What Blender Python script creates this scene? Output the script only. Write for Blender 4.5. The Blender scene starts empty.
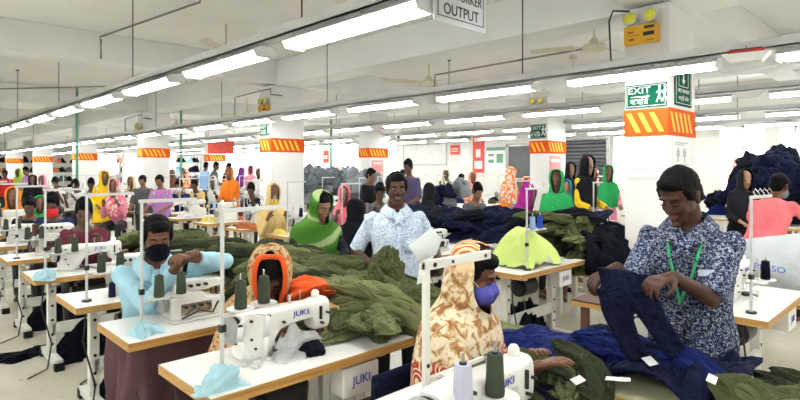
import bpy, math, random
from mathutils import Vector, Matrix, noise, Euler
C = bpy.context.scene.collection
R = math.radians
PI = math.pi
rnd = random.Random(7)
H = 1.62            # camera height
F = 545.0           # focal length in pixels of an 800 wide frame
HZ = 169.0          # horizon row
TH = R(44.2)
CS, SN = math.cos(TH), math.sin(TH)
# world: x runs across the hall (away to the right), y runs down the hall (away to the left)

def W(xc, d, z=0.0):
    return Vector((xc*CS + d*SN, -xc*SN + d*CS, z))
def at(px, d, z=0.0):
    return W((px-400)/F*d, d, z)
def atz(px, py, z):
    d = F*(H-z)/(py-HZ)
    return at(px, d, z)
def pxy(px, py, d):
    return at(px, d, H-(py-HZ)*d/F)
def proj(p):
    xc = p[0]*CS - p[1]*SN; d = p[0]*SN + p[1]*CS
    return 400+F*xc/d, HZ+F*(H-p[2])/d, d

# ---------------------------------------------------------------- materials
MT = {}
def nn(nt, t, **kw):
    n = nt.nodes.new(t)
    for k, v in kw.items(): setattr(n, k, v)
    return n
def mat(name, col, rough=.55, metal=0., var=.10, scale=6., bump=0., bscale=None, bdist=.01, bst=None, emit=0., spec=.5, sheen=0., coat=0.):
    if name in MT: return MT[name]
    m = bpy.data.materials.new(name); m.use_nodes = True; nt = m.node_tree
    b = nt.nodes['Principled BSDF']; L = nt.links.new
    b.inputs['Roughness'].default_value = rough; b.inputs['Metallic'].default_value = metal
    b.inputs['Specular IOR Level'].default_value = spec if rough < .75 else min(spec, .12)
    b.inputs['Sheen Weight'].default_value = sheen
    b.inputs['Coat Weight'].default_value = coat
    tc = nn(nt, 'ShaderNodeTexCoord')
    no = nn(nt, 'ShaderNodeTexNoise'); no.inputs['Scale'].default_value = scale; no.inputs['Detail'].default_value = 4
    L(tc.outputs['Object'], no.inputs['Vector'])
    r = nn(nt, 'ShaderNodeValToRGB')
    a = [max(0, c*(1-var)) for c in col]; z = [min(1, c*(1+var)) for c in col]
    r.color_ramp.elements[0].position = .3; r.color_ramp.elements[1].position = .7
    r.color_ramp.elements[0].color = (*a, 1); r.color_ramp.elements[1].color = (*z, 1)
    L(no.outputs['Fac'], r.inputs['Fac']); L(r.outputs['Color'], b.inputs['Base Color'])
    if emit:
        b.inputs['Emission Color'].default_value = (*col, 1); b.inputs['Emission Strength'].default_value = emit
    if bump:
        n2 = nn(nt, 'ShaderNodeTexNoise'); n2.inputs['Scale'].default_value = bscale or scale*4; n2.inputs['Detail'].default_value = 5
        if bst:
            mp = nn(nt, 'ShaderNodeMapping'); mp.inputs['Scale'].default_value = bst; L(tc.outputs['Object'], mp.inputs['Vector']); L(mp.outputs['Vector'], n2.inputs['Vector']); n2.inputs['Distortion'].default_value = 1.; n2.inputs['Detail'].default_value = 3
        else: L(tc.outputs['Object'], n2.inputs['Vector'])
        bp = nn(nt, 'ShaderNodeBump'); bp.inputs['Strength'].default_value = bump; bp.inputs['Distance'].default_value = bdist
        L(n2.outputs['Fac'], bp.inputs['Height']); L(bp.outputs['Normal'], b.inputs['Normal'])
    MT[name] = m
    return m
def ramp(nt, stops, const=False):
    r = nn(nt, 'ShaderNodeValToRGB'); cr = r.color_ramp
    if const: cr.interpolation = 'CONSTANT'
    while len(cr.elements) < len(stops): cr.elements.new(.5)
    for e, (p, c) in zip(cr.elements, stops): e.position = p; e.color = (*c, 1)
    return r
def pat(name, kind, stops, scale=20., rough=.8, dist=0., const=False, stretch=(1,1,1), detail=3., sheen=0., bands='X'):
    """patterned fabric: kind noise / voronoi / wave"""
    m = bpy.data.materials.new(name); m.use_nodes = True; nt = m.node_tree; L = nt.links.new
    b = nt.nodes['Principled BSDF']; b.inputs['Roughness'].default_value = rough; b.inputs['Sheen Weight'].default_value = sheen
    b.inputs['Specular IOR Level'].default_value = .08
    tc = nn(nt, 'ShaderNodeTexCoord'); mp = nn(nt, 'ShaderNodeMapping'); mp.inputs['Scale'].default_value = stretch
    L(tc.outputs['Object'], mp.inputs['Vector'])
    if kind == 'noise':
        t = nn(nt, 'ShaderNodeTexNoise'); t.inputs['Detail'].default_value = detail; t.inputs['Distortion'].default_value = dist; out = 'Fac'
    elif kind == 'voronoi':
        t = nn(nt, 'ShaderNodeTexVoronoi'); out = 'Distance'
    else:
        t = nn(nt, 'ShaderNodeTexWave'); t.bands_direction = bands; t.inputs['Distortion'].default_value = dist; t.inputs['Detail'].default_value = 2; t.inputs['Detail Scale'].default_value = 1.5; out = 'Fac'
    t.inputs['Scale'].default_value = scale
    L(mp.outputs['Vector'], t.inputs['Vector'])
    r = ramp(nt, stops, const); L(t.outputs[out], r.inputs['Fac']); L(r.outputs['Color'], b.inputs['Base Color'])
    MT[name] = m
    return m

# ---------------------------------------------------------------- mesh builder
class MB:
    def __init__(s): s.v = []; s.f = []
    def add(s, vs, fs):
        o = len(s.v); s.v += [Vector(p) for p in vs]; s.f += [tuple(i+o for i in f) for f in fs]; return s
    def box(s, c, size, rot=None):
        hx, hy, hz = [k/2 for k in size]; c = Vector(c)
        vs = [Vector((x*hx, y*hy, z*hz)) for x in (-1, 1) for y in (-1, 1) for z in (-1, 1)]
        if rot is not None:
            m = rot if isinstance(rot, Matrix) else Euler(rot).to_matrix()
            vs = [m @ p for p in vs]
        return s.add([p+c for p in vs], [(0,1,3,2),(4,6,7,5),(0,4,5,1),(2,3,7,6),(0,2,6,4),(1,5,7,3)])
    def bb(s, a, b):
        a = Vector(a); b = Vector(b)
        return s.box((a+b)/2, [abs(b[i]-a[i]) for i in range(3)])
    def frame(s, d):
        d = d.normalized(); u = Vector((0,0,1)) if abs(d.z) < .95 else Vector((0,1,0))
        a = d.cross(u).normalized(); return a, a.cross(d)
    def cyl(s, p, q, r, r2=None, n=12, caps=True):
        p = Vector(p); q = Vector(q); r2 = r if r2 is None else r2
        a, b = s.frame(q-p); vs = []
        for c, k in ((p, r), (q, r2)):
            for i in range(n):
                t = 2*PI*i/n; vs.append(c + a*math.cos(t)*k + b*math.sin(t)*k)
        fs = [(i, (i+1) % n, n+(i+1) % n, n+i) for i in range(n)]
        if caps: fs += [tuple(range(n))[::-1], tuple(range(n, 2*n))]
        return s.add(vs, fs)
    def tube(s, pts, r, n=8):
        pts = [Vector(p) for p in pts]; vs = []; fs = []; N = len(pts)
        a0 = None
        for i, p in enumerate(pts):
            d = (pts[min(i+1, N-1)]-pts[max(i-1, 0)]).normalized()
            if a0 is None: a, b = s.frame(d)
            else:
                a = (a0 - d*a0.dot(d)).normalized(); b = a.cross(d)
            a0 = a; rr = r[i] if isinstance(r, (list, tuple)) else r
            for k in range(n):
                t = 2*PI*k/n; vs.append(p + a*math.cos(t)*rr + b*math.sin(t)*rr)
        for i in range(N-1):
            for k in range(n):
                fs.append((i*n+k, i*n+(k+1) % n, (i+1)*n+(k+1) % n, (i+1)*n+k))
        fs += [tuple(range(n))[::-1], tuple(range((N-1)*n, N*n))]
        return s.add(vs, fs)
    def ell(s, c, r, rot=None, nu=16, nv=10):
        c = Vector(c); vs = [Vector((0,0,r[2]))]
        for j in range(1, nv):
            t = PI*j/nv
            for i in range(nu):
                a = 2*PI*i/nu; vs.append(Vector((r[0]*math.sin(t)*math.cos(a), r[1]*math.sin(t)*math.sin(a), r[2]*math.cos(t))))
        vs.append(Vector((0,0,-r[2])))
        if rot is not None:
            m = rot if isinstance(rot, Matrix) else Euler(rot).to_matrix()
            vs = [m @ p for p in vs]
        fs = [(0, 1+i, 1+(i+1) % nu) for i in range(nu)]
        for j in range(nv-2):
            for i in range(nu):
                o = 1+j*nu; fs.append((o+i, o+nu+i, o+nu+(i+1) % nu, o+(i+1) % nu))
        o = 1+(nv-2)*nu; e = len(vs)-1
        fs += [(o+(i+1) % nu, o+i, e) for i in range(nu)]
        return s.add([p+c for p in vs], fs)
    def lathe(s, prof, c=(0,0,0), n=20, rot=None):
        c = Vector(c); vs = []; fs = []
        for (r, z) in prof:
            for i in range(n):
                t = 2*PI*i/n; vs.append(Vector((r*math.cos(t), r*math.sin(t), z)))
        if rot is not None:
            m = rot if isinstance(rot, Matrix) else Euler(rot).to_matrix()
            vs = [m @ p for p in vs]
        N = len(prof)
        for j in range(N-1):
            for i in range(n): fs.append((j*n+i, j*n+(i+1) % n, (j+1)*n+(i+1) % n, (j+1)*n+i))
        fs += [tuple(range(n))[::-1], tuple(range((N-1)*n, N*n))]
        return s.add([p+c for p in vs], fs)
    def prism(s, pts, axis, a, b):
        """2D outline pts extruded along axis from a to b"""
        n = len(pts)
        def P(p, t):
            return {'x': (t, p[0], p[1]), 'y': (p[0], t, p[1]), 'z': (p[0], p[1], t)}[axis]
        vs = [P(p, a) for p in pts] + [P(p, b) for p in pts]
        return s.add(vs, [tuple(range(n)), tuple(range(n, 2*n))[::-1]] + [(i, n+i, n+(i+1) % n, (i+1) % n) for i in range(n)])
    def loft(s, rings, closed=True, caps=True):
        n = len(rings[0]); vs = [p for r in rings for p in r]; fs = []
        for j in range(len(rings)-1):
            for i in range(n if closed else n-1):
                fs.append((j*n+i, j*n+(i+1) % n, (j+1)*n+(i+1) % n, (j+1)*n+i))
        if caps and closed: fs += [tuple(range(n))[::-1], tuple(range((len(rings)-1)*n, len(rings)*n))]
        return s.add(vs, fs)
    def cap(s, p, q, r, r2, n=14):
        """tapered limb with rounded ends"""
        s.cyl(p, q, r, r2, n=n); s.ell(p, (r,)*3, nu=n, nv=8); s.ell(q, (r2,)*3, nu=n, nv=8); return s
    def mesh(s, name, smooth=40):
        me = bpy.data.meshes.new(name); me.from_pydata([tuple(p) for p in s.v], [], s.f); me.update()
        finish(me, smooth); return me
    def build(s, name, m, parent=None, smooth=40, bevel=0., loc=None):
        return link(name, s.mesh(name, smooth), m, parent, bevel, loc)
def finish(me, smooth=40):
    import bmesh
    bm = bmesh.new(); bm.from_mesh(me); bmesh.ops.recalc_face_normals(bm, faces=bm.faces); bm.to_mesh(me); bm.free()
    if smooth:
        me.polygons.foreach_set('use_smooth', [True]*len(me.polygons))
        if smooth < 170: me.set_sharp_from_angle(angle=R(smooth))
def link(name, me, m, parent=None, bevel=0., loc=None):
    o = bpy.data.objects.new(name, me); C.objects.link(o)
    if m is not None:
        if not me.materials: me.materials.append(m)
    if parent is not None: o.parent = parent
    if loc is not None: o.location = loc
    if bevel:
        b = o.modifiers.new('bev', 'BEVEL'); b.width = bevel; b.segments = 2; b.limit_method = 'ANGLE'; b.angle_limit = R(40)
    return o
def fuse(mb, voxel=.006, smooth=4, fac=.5, warp=None):
    me = bpy.data.meshes.new('t'); me.from_pydata([tuple(p) for p in mb.v], [], mb.f); me.update()
    import bmesh
    bm = bmesh.new(); bm.from_mesh(me); bmesh.ops.recalc_face_normals(bm, faces=bm.faces); bm.to_mesh(me); bm.free()
    o = bpy.data.objects.new('t', me); C.objects.link(o)
    r = o.modifiers.new('r', 'REMESH'); r.mode = 'VOXEL'; r.voxel_size = voxel
    if smooth:
        k = o.modifiers.new('s', 'SMOOTH'); k.iterations = smooth; k.factor = fac
    dg = bpy.context.evaluated_depsgraph_get(); dg.update()
    out = bpy.data.meshes.new_from_object(o.evaluated_get(dg))
    bpy.data.objects.remove(o); bpy.data.meshes.remove(me)
    if warp:
        ns = [v.normal.copy() for v in out.vertices]
        for v, n in zip(out.vertices, ns): v.co = v.co + n*warp(v.co)
        out.update()
    out.polygons.foreach_set('use_smooth', [True]*len(out.polygons))
    return out
def wr(amp=.006, sc=9., seed=0., st=(1,1,.5)):
    """wrinkles for cloth"""
    def f(p):
        q = Vector((p.x*st[0]*sc+seed, p.y*st[1]*sc, p.z*st[2]*sc))
        w = noise.noise_vector(q*.5)*1.2
        a = abs(noise.noise(q+w))*2.6-1
        return amp*(a*.8 + noise.noise(q*2.3)*.5)
    return f
def tag(o, label, cat, group=None):
    o['label'] = label; o['category'] = cat
    if group: o['group'] = group
    return o
def thing(name, label, cat, loc=(0,0,0), rz=0., group=None, s=1.):
    o = bpy.data.objects.new(name, None); C.objects.link(o); o.empty_display_size = .1
    o.location = loc; o.rotation_euler = (0, 0, rz); o.scale = (s, s, s)
    return tag(o, label, cat, group)
def struct(o): o['kind'] = 'structure'; return o
def dup(root, loc=None, rz=None, label=None, group=None, s=None):
    def cp(o, par):
        c = o.copy(); C.objects.link(c)
        if par is not None: c.parent = par
        for ch in o.children: cp(ch, c)
        return c
    c = cp(root, None)
    if loc is not None: c.location = loc
    if rz is not None: c.rotation_euler = (0, 0, rz)
    if label: c['label'] = label
    if group: c['group'] = group
    elif 'group' in c.keys(): del c['group']
    if s: c.scale = (s, s, s)
    return c
def text(name, body, size, m, parent, loc, rot, font=None, ext=.0008, align='CENTER', sx=1.):
    cu = bpy.data.curves.new(name, 'FONT'); cu.body = body; cu.size = size; cu.extrude = ext
    cu.align_x = align; cu.align_y = 'CENTER'; cu.offset = size*.002
    t = bpy.data.objects.new('t', cu); C.objects.link(t)
    dg = bpy.context.evaluated_depsgraph_get(); dg.update()
    me = bpy.data.meshes.new_from_object(t.evaluated_get(dg)); bpy.data.objects.remove(t)
    for v in me.vertices: v.co.x *= sx
    o = link(name, me, m, parent); o.location = loc; o.rotation_euler = rot
    return o

# palette
white_paint = mat('white_paint', (.80,.80,.77), .7, var=.03, scale=2)
m_ceil = mat('ceiling_paint', (.90,.90,.86), .8, var=.03, scale=1.5)
m_beam = mat('beam_paint', (.87,.88,.84), .8, var=.03, scale=1.5)
m_wall = mat('wall_paint', (.74,.74,.68), .75, var=.03, scale=1.2)
m_steel = mat('steel_white', (.72,.71,.64), .45, var=.07, scale=9)
m_machine = mat('machine_enamel', (.80,.79,.73), .28, var=.03, scale=7, coat=.3)
m_top = mat('laminate_top', (.86,.86,.82), .3, var=.03, scale=5)
m_black = mat('black_rubber', (.008,.008,.009), .6, spec=.2)
m_dark = mat('dark_metal', (.03,.03,.032), .4, metal=.4)
m_chrome = mat('chrome', (.62,.62,.6), .22, metal=1, var=.05)
m_grey = mat('grey_metal', (.36,.36,.35), .4, metal=.6)
m_alu = mat('alu_tray', (.58,.59,.58), .45, metal=.3, var=.06, scale=3)
m_blue = mat('logo_blue', (.02,.05,.42), .5, var=.02)
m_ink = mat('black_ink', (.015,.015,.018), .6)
m_tubeglow = mat('tube_glow', (1,1,1), .5, var=0, emit=16.)
m_olive = mat('olive_cloth', (.080,.092,.036), .9, var=.25, scale=5, bump=1., bscale=15, bdist=.055, bst=(.3,1,1))
m_olive2 = mat('dark_olive_cloth', (.028,.034,.016), .9, var=.25, scale=5, bump=1., bscale=15, bdist=.055, bst=(.3,1,1))
m_olive3 = mat('pale_olive_cloth', (.145,.160,.066), .9, var=.2, scale=5, bump=1., bscale=15, bdist=.055, bst=(.3,1,1))
m_navy = mat('navy_cloth', (.006,.009,.030), .9, var=.2, scale=6, bump=1., bscale=15, bdist=.055, bst=(.3,1,1))
m_blue2 = mat('royal_blue_cloth', (.009,.018,.11), .9, var=.2, scale=6, bump=1., bscale=15, bdist=.055, bst=(.3,1,1))
m_inky = mat('inky_cloth', (.004,.005,.010), .9, var=.3, scale=6, bump=1., bscale=15, bdist=.055, bst=(.3,1,1))
m_skin = mat('brown_skin', (.135,.056,.028), .5, spec=.3, var=.08, scale=14)
m_skind = mat('deep_brown_skin', (.062,.024,.013), .5, spec=.3, var=.08, scale=14)
m_skinl = mat('warm_skin', (.30,.15,.085), .5, spec=.3, var=.06, scale=14)
m_hair = mat('black_hair', (.003,.0028,.003), .7, spec=.12, bump=.6, bscale=120)
m_eye = mat('eye_white', (.34,.31,.27), .3, var=.02)
m_lip = mat('lip', (.16,.05,.04), .45)
m_ltblue = mat('light_blue_rag', (.42,.66,.72), .85, var=.1, scale=12, bump=.15, bscale=50)
m_cable = mat('cable_black', (.01,.01,.01), .5)
m_red = mat('signal_red', (.62,.03,.02), .5, var=.04)
m_fan = mat('fan_cream', (.66,.62,.46), .45)
m_plum = mat('plum_cloth', (.105,.055,.062), .85, var=.15, scale=3, bump=.1, bscale=30)
def wood():
    m = bpy.data.materials.new('ply_edge'); m.use_nodes = True; nt = m.node_tree; L = nt.links.new
    b = nt.nodes['Principled BSDF']; b.inputs['Roughness'].default_value = .45
    tc = nn(nt, 'ShaderNodeTexCoord'); mp = nn(nt, 'ShaderNodeMapping'); mp.inputs['Scale'].default_value = (1.2, 3, 60)
    t = nn(nt, 'ShaderNodeTexNoise'); t.inputs['Scale'].default_value = 3; t.inputs['Detail'].default_value = 5
    r = ramp(nt, [(.3, (.38,.19,.045)), (.55, (.56,.31,.085)), (.75, (.66,.40,.14))])
    L(tc.outputs['Object'], mp.inputs['Vector']); L(mp.outputs['Vector'], t.inputs['Vector']); L(t.outputs['Fac'], r.inputs['Fac'])
    L(r.outputs['Color'], b.inputs['Base Color']); return m
m_wood = wood()
m_brown = mat('brown_wood', (.10,.045,.025), .5, var=.25, scale=8)
def glassy(name, col, trans, rough=.05):
    m = bpy.data.materials.new(name); m.use_nodes = True; nt = m.node_tree; L = nt.links.new
    b = nt.nodes['Principled BSDF']; b.inputs['Base Color'].default_value = (*col, 1); b.inputs['Roughness'].default_value = rough
    t = nn(nt, 'ShaderNodeBsdfTransparent'); mx = nn(nt, 'ShaderNodeMixShader'); mx.inputs[0].default_value = 1-trans
    L(t.outputs[0], mx.inputs[1]); L(b.outputs[0], mx.inputs[2]); L(mx.outputs[0], nt.nodes['Material Output'].inputs['Surface'])
    return m
m_glass = glassy('window_glass', (.8,.85,.85), .85)
m_plastic = glassy('clear_plastic', (.85,.87,.88), .55, .12)
EXPO=1.0
# ---------------------------------------------------------------- hall
ZC, ZB = 3.58, 3.13
X0, X1, Y0, Y1 = -5.0, 14.0, -5.0, 40.0
def floor_mat():
    m = bpy.data.materials.new('floor'); m.use_nodes = True; nt = m.node_tree; L = nt.links.new
    b = nt.nodes['Principled BSDF']; b.inputs['Specular IOR Level'].default_value = .4
    tc = nn(nt, 'ShaderNodeTexCoord')
    t = nn(nt, 'ShaderNodeTexNoise'); t.inputs['Scale'].default_value = 1.6; t.inputs['Detail'].default_value = 6; t.inputs['Distortion'].default_value = .6
    L(tc.outputs['Object'], t.inputs['Vector'])
    r = ramp(nt, [(.3, (.52,.50,.39)), (.55, (.62,.60,.49)), (.8, (.68,.66,.56))]); L(t.outputs['Fac'], r.inputs['Fac'])
    t2 = nn(nt, 'ShaderNodeTexNoise'); t2.inputs['Scale'].default_value = 14; t2.inputs['Detail'].default_value = 3
    L(tc.outputs['Object'], t2.inputs['Vector'])
    r2 = ramp(nt, [(.64, (1,1,1)), (.74, (.55,.50,.40))]); L(t2.outputs['Fac'], r2.inputs['Fac'])
    mx = nn(nt, 'ShaderNodeMix', data_type='RGBA', blend_type='MULTIPLY'); mx.inputs[0].default_value = .6
    L(r.outputs['Color'], mx.inputs[6]); L(r2.outputs['Color'], mx.inputs[7]); L(mx.outputs[2], b.inputs['Base Color'])
    rr = ramp(nt, [(.3, (.14,)*3), (.8, (.32,)*3)]); L(t.outputs['Fac'], rr.inputs['Fac']); L(rr.outputs['Color'], b.inputs['Roughness'])
    return m
struct(MB().bb((X0,Y0,-.1), (X1,Y1,0)).build('floor', floor_mat()))
struct(MB().bb((X0,Y0,ZC), (X1,Y1,ZC+.15)).build('ceiling', m_ceil))
struct(MB().bb((X0-.2,Y0,0), (X0,Y1,ZC)).build('wall_left', m_wall))
struct(MB().bb((X0,Y0-.2,0), (X1,Y0,ZC)).build('wall_near', m_wall))
# right wall with openings: (y0, y1, z0, z1)
wins = [(.2,1.9,1.05,2.55), (2.15,2.72,1.05,2.55), (2.97,3.85,1.05,2.6), (5.1,6.35,1.05,2.5), (14.6,15.9,1.0,2.7), (16.9,18.6,1.0,2.7), (19.2,20.6,1.0,2.7), (21.6,23.2,1.0,2.7), (24.2,25.9,1.0,2.75), (26.5,28.4,1.0,2.75)]
wb = MB(); yprev = Y0
for (a, b, z0, z1) in wins:
    wb.bb((X1,yprev,0), (X1+.2,a,ZC)); wb.bb((X1,a,0), (X1+.2,b,z0)); wb.bb((X1,a,z1), (X1+.2,b,ZC)); yprev = b
wb.bb((X1,yprev,0), (X1+.2,Y1,ZC))
struct(wb.build('wall_right', m_wall))
fwins = [(10.8,12.2,1.2,2.5)]
wb = MB(); xp = X0
for (a, b, z0, z1) in fwins:
    wb.bb((xp,Y1,0), (a,Y1+.2,ZC)); wb.bb((a,Y1,0), (b,Y1+.2,z0)); wb.bb((a,Y1,z1), (b,Y1+.2,ZC)); xp = b
wb.bb((xp,Y1,0), (X1,Y1+.2,ZC)); struct(wb.build('wall_far', m_wall))
m_alf = mat('window_alu', (.5,.52,.5), .4, metal=.4)
k = 0
for axis, lst in (('x', wins), ('y', fwins)):
    for (a, b, z0, z1) in lst:
        k += 1
        e = bpy.data.objects.new('window_%d' % k, None); C.objects.link(e); struct(e)
        e.location = (X1+.1, (a+b)/2, z0) if axis == 'x' else ((a+b)/2, Y1+.1, z0)
        if axis == 'y': e.rotation_euler = (0,0,PI/2)
        w = (b-a)/2; h = z1-z0; f = MB(); n = 2 if b-a < 1.6 else 3
        f.bb((-.03,-w,0),(.03,w,.04)); f.bb((-.03,-w,h-.04),(.03,w,h)); f.bb((-.025,-w,h*.66),(.025,w,h*.66+.035))
        for i in range(n+1):
            y = -w + (2*w)*i/n; f.bb((-.03,max(-w,y-.022),0),(.03,min(w,y+.022),h))
        f.build('window_frame', m_alf, e); MB().bb((-.006,-w,.03),(.0,w,h-.03)).build('pane', m_glass, e)
# door beside the notices and its leaf
e = bpy.data.objects.new('door_1', None); C.objects.link(e); struct(e); e.location = (X1-.03, 9.15, 0)
MB().bb((-.02,-.45,0),(.02,.45,2.3)).build('door_leaf', mat('dark_door', (.09,.10,.10), .5), e)
MB().bb((-.035,-.53,0),(.03,-.45,2.38)).bb((-.035,.45,0),(.03,.53,2.38)).bb((-.035,-.53,2.3),(.03,.53,2.38)).build('door_frame', m_grey, e)
MB().cyl((-.02,-.36,1.05),(-.07,-.36,1.05),.02).cyl((-.07,-.36,1.05),(-.07,-.25,1.05),.012).build('door_handle', m_chrome, e)
# pillars
cols = [(5.15, y) for y in (-4.9, 1.83, 8.6, 15.0, 21.6, 28.2, 34.8)] + [(9.45, y) for y in (.6, 5.6, 10.9, 15.7, 20.4, 25.3, 30.2, 35.)]
PW, PD = .70, .40
for i, (x, y) in enumerate(cols):
    o = MB().bb((x,y,0),(x+PW,y+PD,ZB)).build('pillar_%d' % (i+1), white_paint, bevel=.012); struct(o)
bi = 0
for x in (5.15, 9.45):
    bi += 1; struct(MB().bb((x+.1,Y0,ZB),(x+.6,Y1,ZC)).build('ceiling_beam_%d' % bi, m_beam, bevel=.01))
for y in (-4.9, 1.83, 8.6, 15.0, 21.6, 28.2, 34.8):
    bi += 1; struct(MB().bb((X0,y,ZB+.02),(X1,y+.4,ZC)).build('ceiling_beam_%d' % bi, m_beam, bevel=.01))
# hazard bands
m_or = mat('hazard_orange', (.75,.095,.012), .75, var=.03); m_ye = mat('hazard_yellow', (.85,.55,.07), .75, var=.03)
m_pk = mat('faded_orange_paint', (.85,.27,.17), .6, var=.05)
where = ['far behind the camera']*20
def band(x, y, label, z0=1.926, z1=2.177):
    t = thing('hazard_band', label, 'hazard marking', (x, y, z0)); h = z1-z0
    MB().bb((-.006,-.004,0),(-.001,PD+.004,h)).bb((-.006,-.006,0),(PW+.004,-.001,h)).build('band_panel', m_or, t)
    s = MB()
    for k in range(3):
        a = .02+k*.105; s.prism([(a,h*.86),(a+.045,h*.86),(a+.135,h*.14),(a+.09,h*.14)], 'x', -.0085, -.006)
    s.v = [Vector((p.x, PD-p.y, p.z)) for p in s.v]
    for k in range(5):
        a = .02+k*.11; s.prism([(a,h*.86),(a+.05,h*.86),(a+.14,h*.14),(a+.09,h*.14)], 'y', -.0085, -.006)
    s.build('stripes', m_ye, t); return t
names = {(5.15,1.83): 'orange hazard band with yellow slashes on the nearest square pillar', (5.15,8.6): 'orange hazard band on the pillar behind the woman in a green striped shawl',
 (5.15,15.0): 'orange hazard band on the third pillar in line from the nearest', (5.15,21.6): 'orange hazard band on the fourth pillar in line from the nearest', (5.15,28.2): 'tiny orange hazard band on the fifth pillar in the near line', (5.15,34.8): 'orange hazard band on the very last pillar at the left edge of the photo',
 (9.45,5.6): 'red and orange hazard band on the pillar near the roller shutter', (9.45,10.9): 'orange hazard band on the pillar beyond the man in a pale blue shirt', (9.45,20.4): 'small orange hazard band between the second and third pillars of the near line'}
for (x, y), l in names.items(): band(x, y, l)
m_gs = mat('sign_green', (.002,.085,.045), .8, var=.05); m_ws = mat('sign_white', (.85,.85,.82), .8, var=.01)
RX = (R(90), 0, R(-90))     # text on a face looking to -x
RY = (R(90), 0, 0)          # text on a face looking to -y
def man_icon(mb, cy, z, s, yy=-1):
    # running figures, drawn on the -x face: coordinates (y, z)
    for dy in (0, -.045*s/.1):
        c = cy+dy
        mb.cyl((-.011,c,z+.075*s/.1),(-.009,c,z+.075*s/.1),.012*s/.1,n=10)
        for (a, b, w) in (((0,.06),(.004,.0),.018), ((.004,0),(.025,-.055),.012), ((.004,0),(-.02,-.05),.012), ((0,.05),(-.028,.02),.009), ((0,.05),(.028,.022),.009)):
            p = Vector((-.010, c+a[0]*s/.1, z+a[1]*s/.1)); q = Vector((-.010, c+b[0]*s/.1, z+b[1]*s/.1))
            mb.tube([p, q], w*s/.2, n=4)
def exit_sign(x, y0, y1, z0, z1, label):
    t = thing('exit_sign', label, 'exit sign', (x-.004, (y0+y1)/2, z0)); w = y1-y0; h = z1-z0
    MB().bb((-.008,-w/2,0),(0,w/2,h)).build('sign_panel', m_gs, t)
    fr = MB(); q = .008
    for (a, b) in (((-w/2+.012,.012),(w/2-.012,.016)), ((-w/2+.012,h-.016),(w/2-.012,h-.012)), ((-w/2+.012,.012),(-w/2+.016,h-.012)), ((w/2-.016,.012),(w/2-.012,h-.012))):
        fr.bb((-.0095,a[0],a[1]),(-.008,b[0],b[1]))
    fr.build('sign_border', m_ws, t)
    text('lettering', 'EXIT', h*.38, m_ws, t, (-.009,w*.16,h*.73), RX, sx=1.25)
    text('lettering', 'বাহির', h*.34, m_ws, t, (-.009,w*.16,h*.25), RX)
    ic = MB(); man_icon(ic, -w*.33, h*.47, h*.50); ic.tube([(-.010,w*.36,h*.47),(-.010,-.05*w,h*.47)], .004, n=4); ic.cyl((-.010,-.03*w,h*.47),(-.010,-.1*w,h*.47),.014,.001,n=4)
    ic.build('running_figures', m_ws, t); return t
x, y = 5.15, 1.83
exit_sign(x, y+.01, y+.385, 2.19, 2.405, 'green EXIT sign with running figures on the nearest pillar')
exit_sign(5.15, 8.63, 8.98, 2.22, 2.44, 'small green EXIT sign on the pillar behind the green striped shawl')
exit_sign(9.45, 5.63, 5.98, 2.22, 2.5, 'green EXIT sign on the pillar beside the roller shutter')
t = thing('first_aid_sign', 'narrow green first aid box sign with a white arrow, on the nearest pillar', 'sign', (x, y-.004, 2.18))
MB().bb((.13,-.008,.03),(.56,0,.42)).build('sign_panel', m_gs, t)
b = MB()
for (p, q) in (((.15,.05),(.54,.055)), ((.15,.395),(.54,.4)), ((.15,.05),(.155,.4)), ((.535,.05),(.54,.4)), ((.22,.21),(.47,.216)), ((.22,.21),(.226,.38)), ((.464,.21),(.47,.38))): b.bb((p[0],-.0095,p[1]),(q[0],-.008,q[1]))
b.build('sign_border', m_ws, t)
MB().prism([(.345,.23),(.39,.28),(.36,.28),(.36,.36),(.33,.36),(.33,.28),(.30,.28)], 'y', -.0095, -.008).build('arrow', m_ws, t)
text('lettering', 'FIRST AID BOX', .05, m_ws, t, (.345,-.009,.17), RY, sx=.9); text('lettering', 'ফার্স্ট এইড', .05, m_ws, t, (.345,-.009,.10), RY)
# notices on the nearest pillar
m_paper = mat('paper', (.82,.82,.80), .7, var=.02); m_grt = mat('grey_print', (.42,.43,.45), .7)
def notice(name, label, cat, loc, w, h, face, lines, m=m_paper, mp=m_grt):
    t = thing(name, label, cat, loc)
    p = MB(); q = MB()
    p.bb((-w/2,-.004,0),(w/2,0,h))
    for (a, b, c, d) in lines: q.bb((a*w-w/2,-.0055,b*h),(c*w-w/2,-.004,d*h))
    p.build('sheet', m, t); q.build('printing', mp, t)
    if face == 'x': t.rotation_euler = (0,0,-PI/2)
    return t
fl = [(.03,.03,.97,.045),(.03,.955,.97,.97),(.03,.03,.045,.97),(.955,.03,.97,.97)]
notice('framed_notice', 'large white framed notice with faint text on the nearest pillar', 'notice', (x-.003,y+.2,1.53), .33, .27, 'x', fl+[(.1,.72,.8,.74),(.1,.5,.85,.52),(.15,.3,.6,.32)])
ln = [(.1,.86,.9,.9),(.1,.8,.7,.83)]
for k in (.3,.7): ln += [(k-.1,.45,k+.1,.62),(k-.06,.62,k+.06,.72),(k-.04,.3,k+.04,.45)]
ln += [(.1,.2,.9,.22),(.1,.14,.8,.16),(.1,.08,.85,.1)]
notice('poster', 'white poster with two grey figures on the nearest pillar, above the tall man', 'poster', (x+.30,y-.003,1.60), .42, .30, 'y', ln)
notice('poster', 'pale red poster below the hazard band on the pillar near the shutter', 'poster', (9.45+.28,5.6-.003,1.28), .42, .6, 'y', [(.1,.8,.9,.9),(.1,.2,.9,.25),(.1,.35,.9,.4)], mat('pink_paper',(.8,.33,.30),.7), m_paper)
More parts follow.
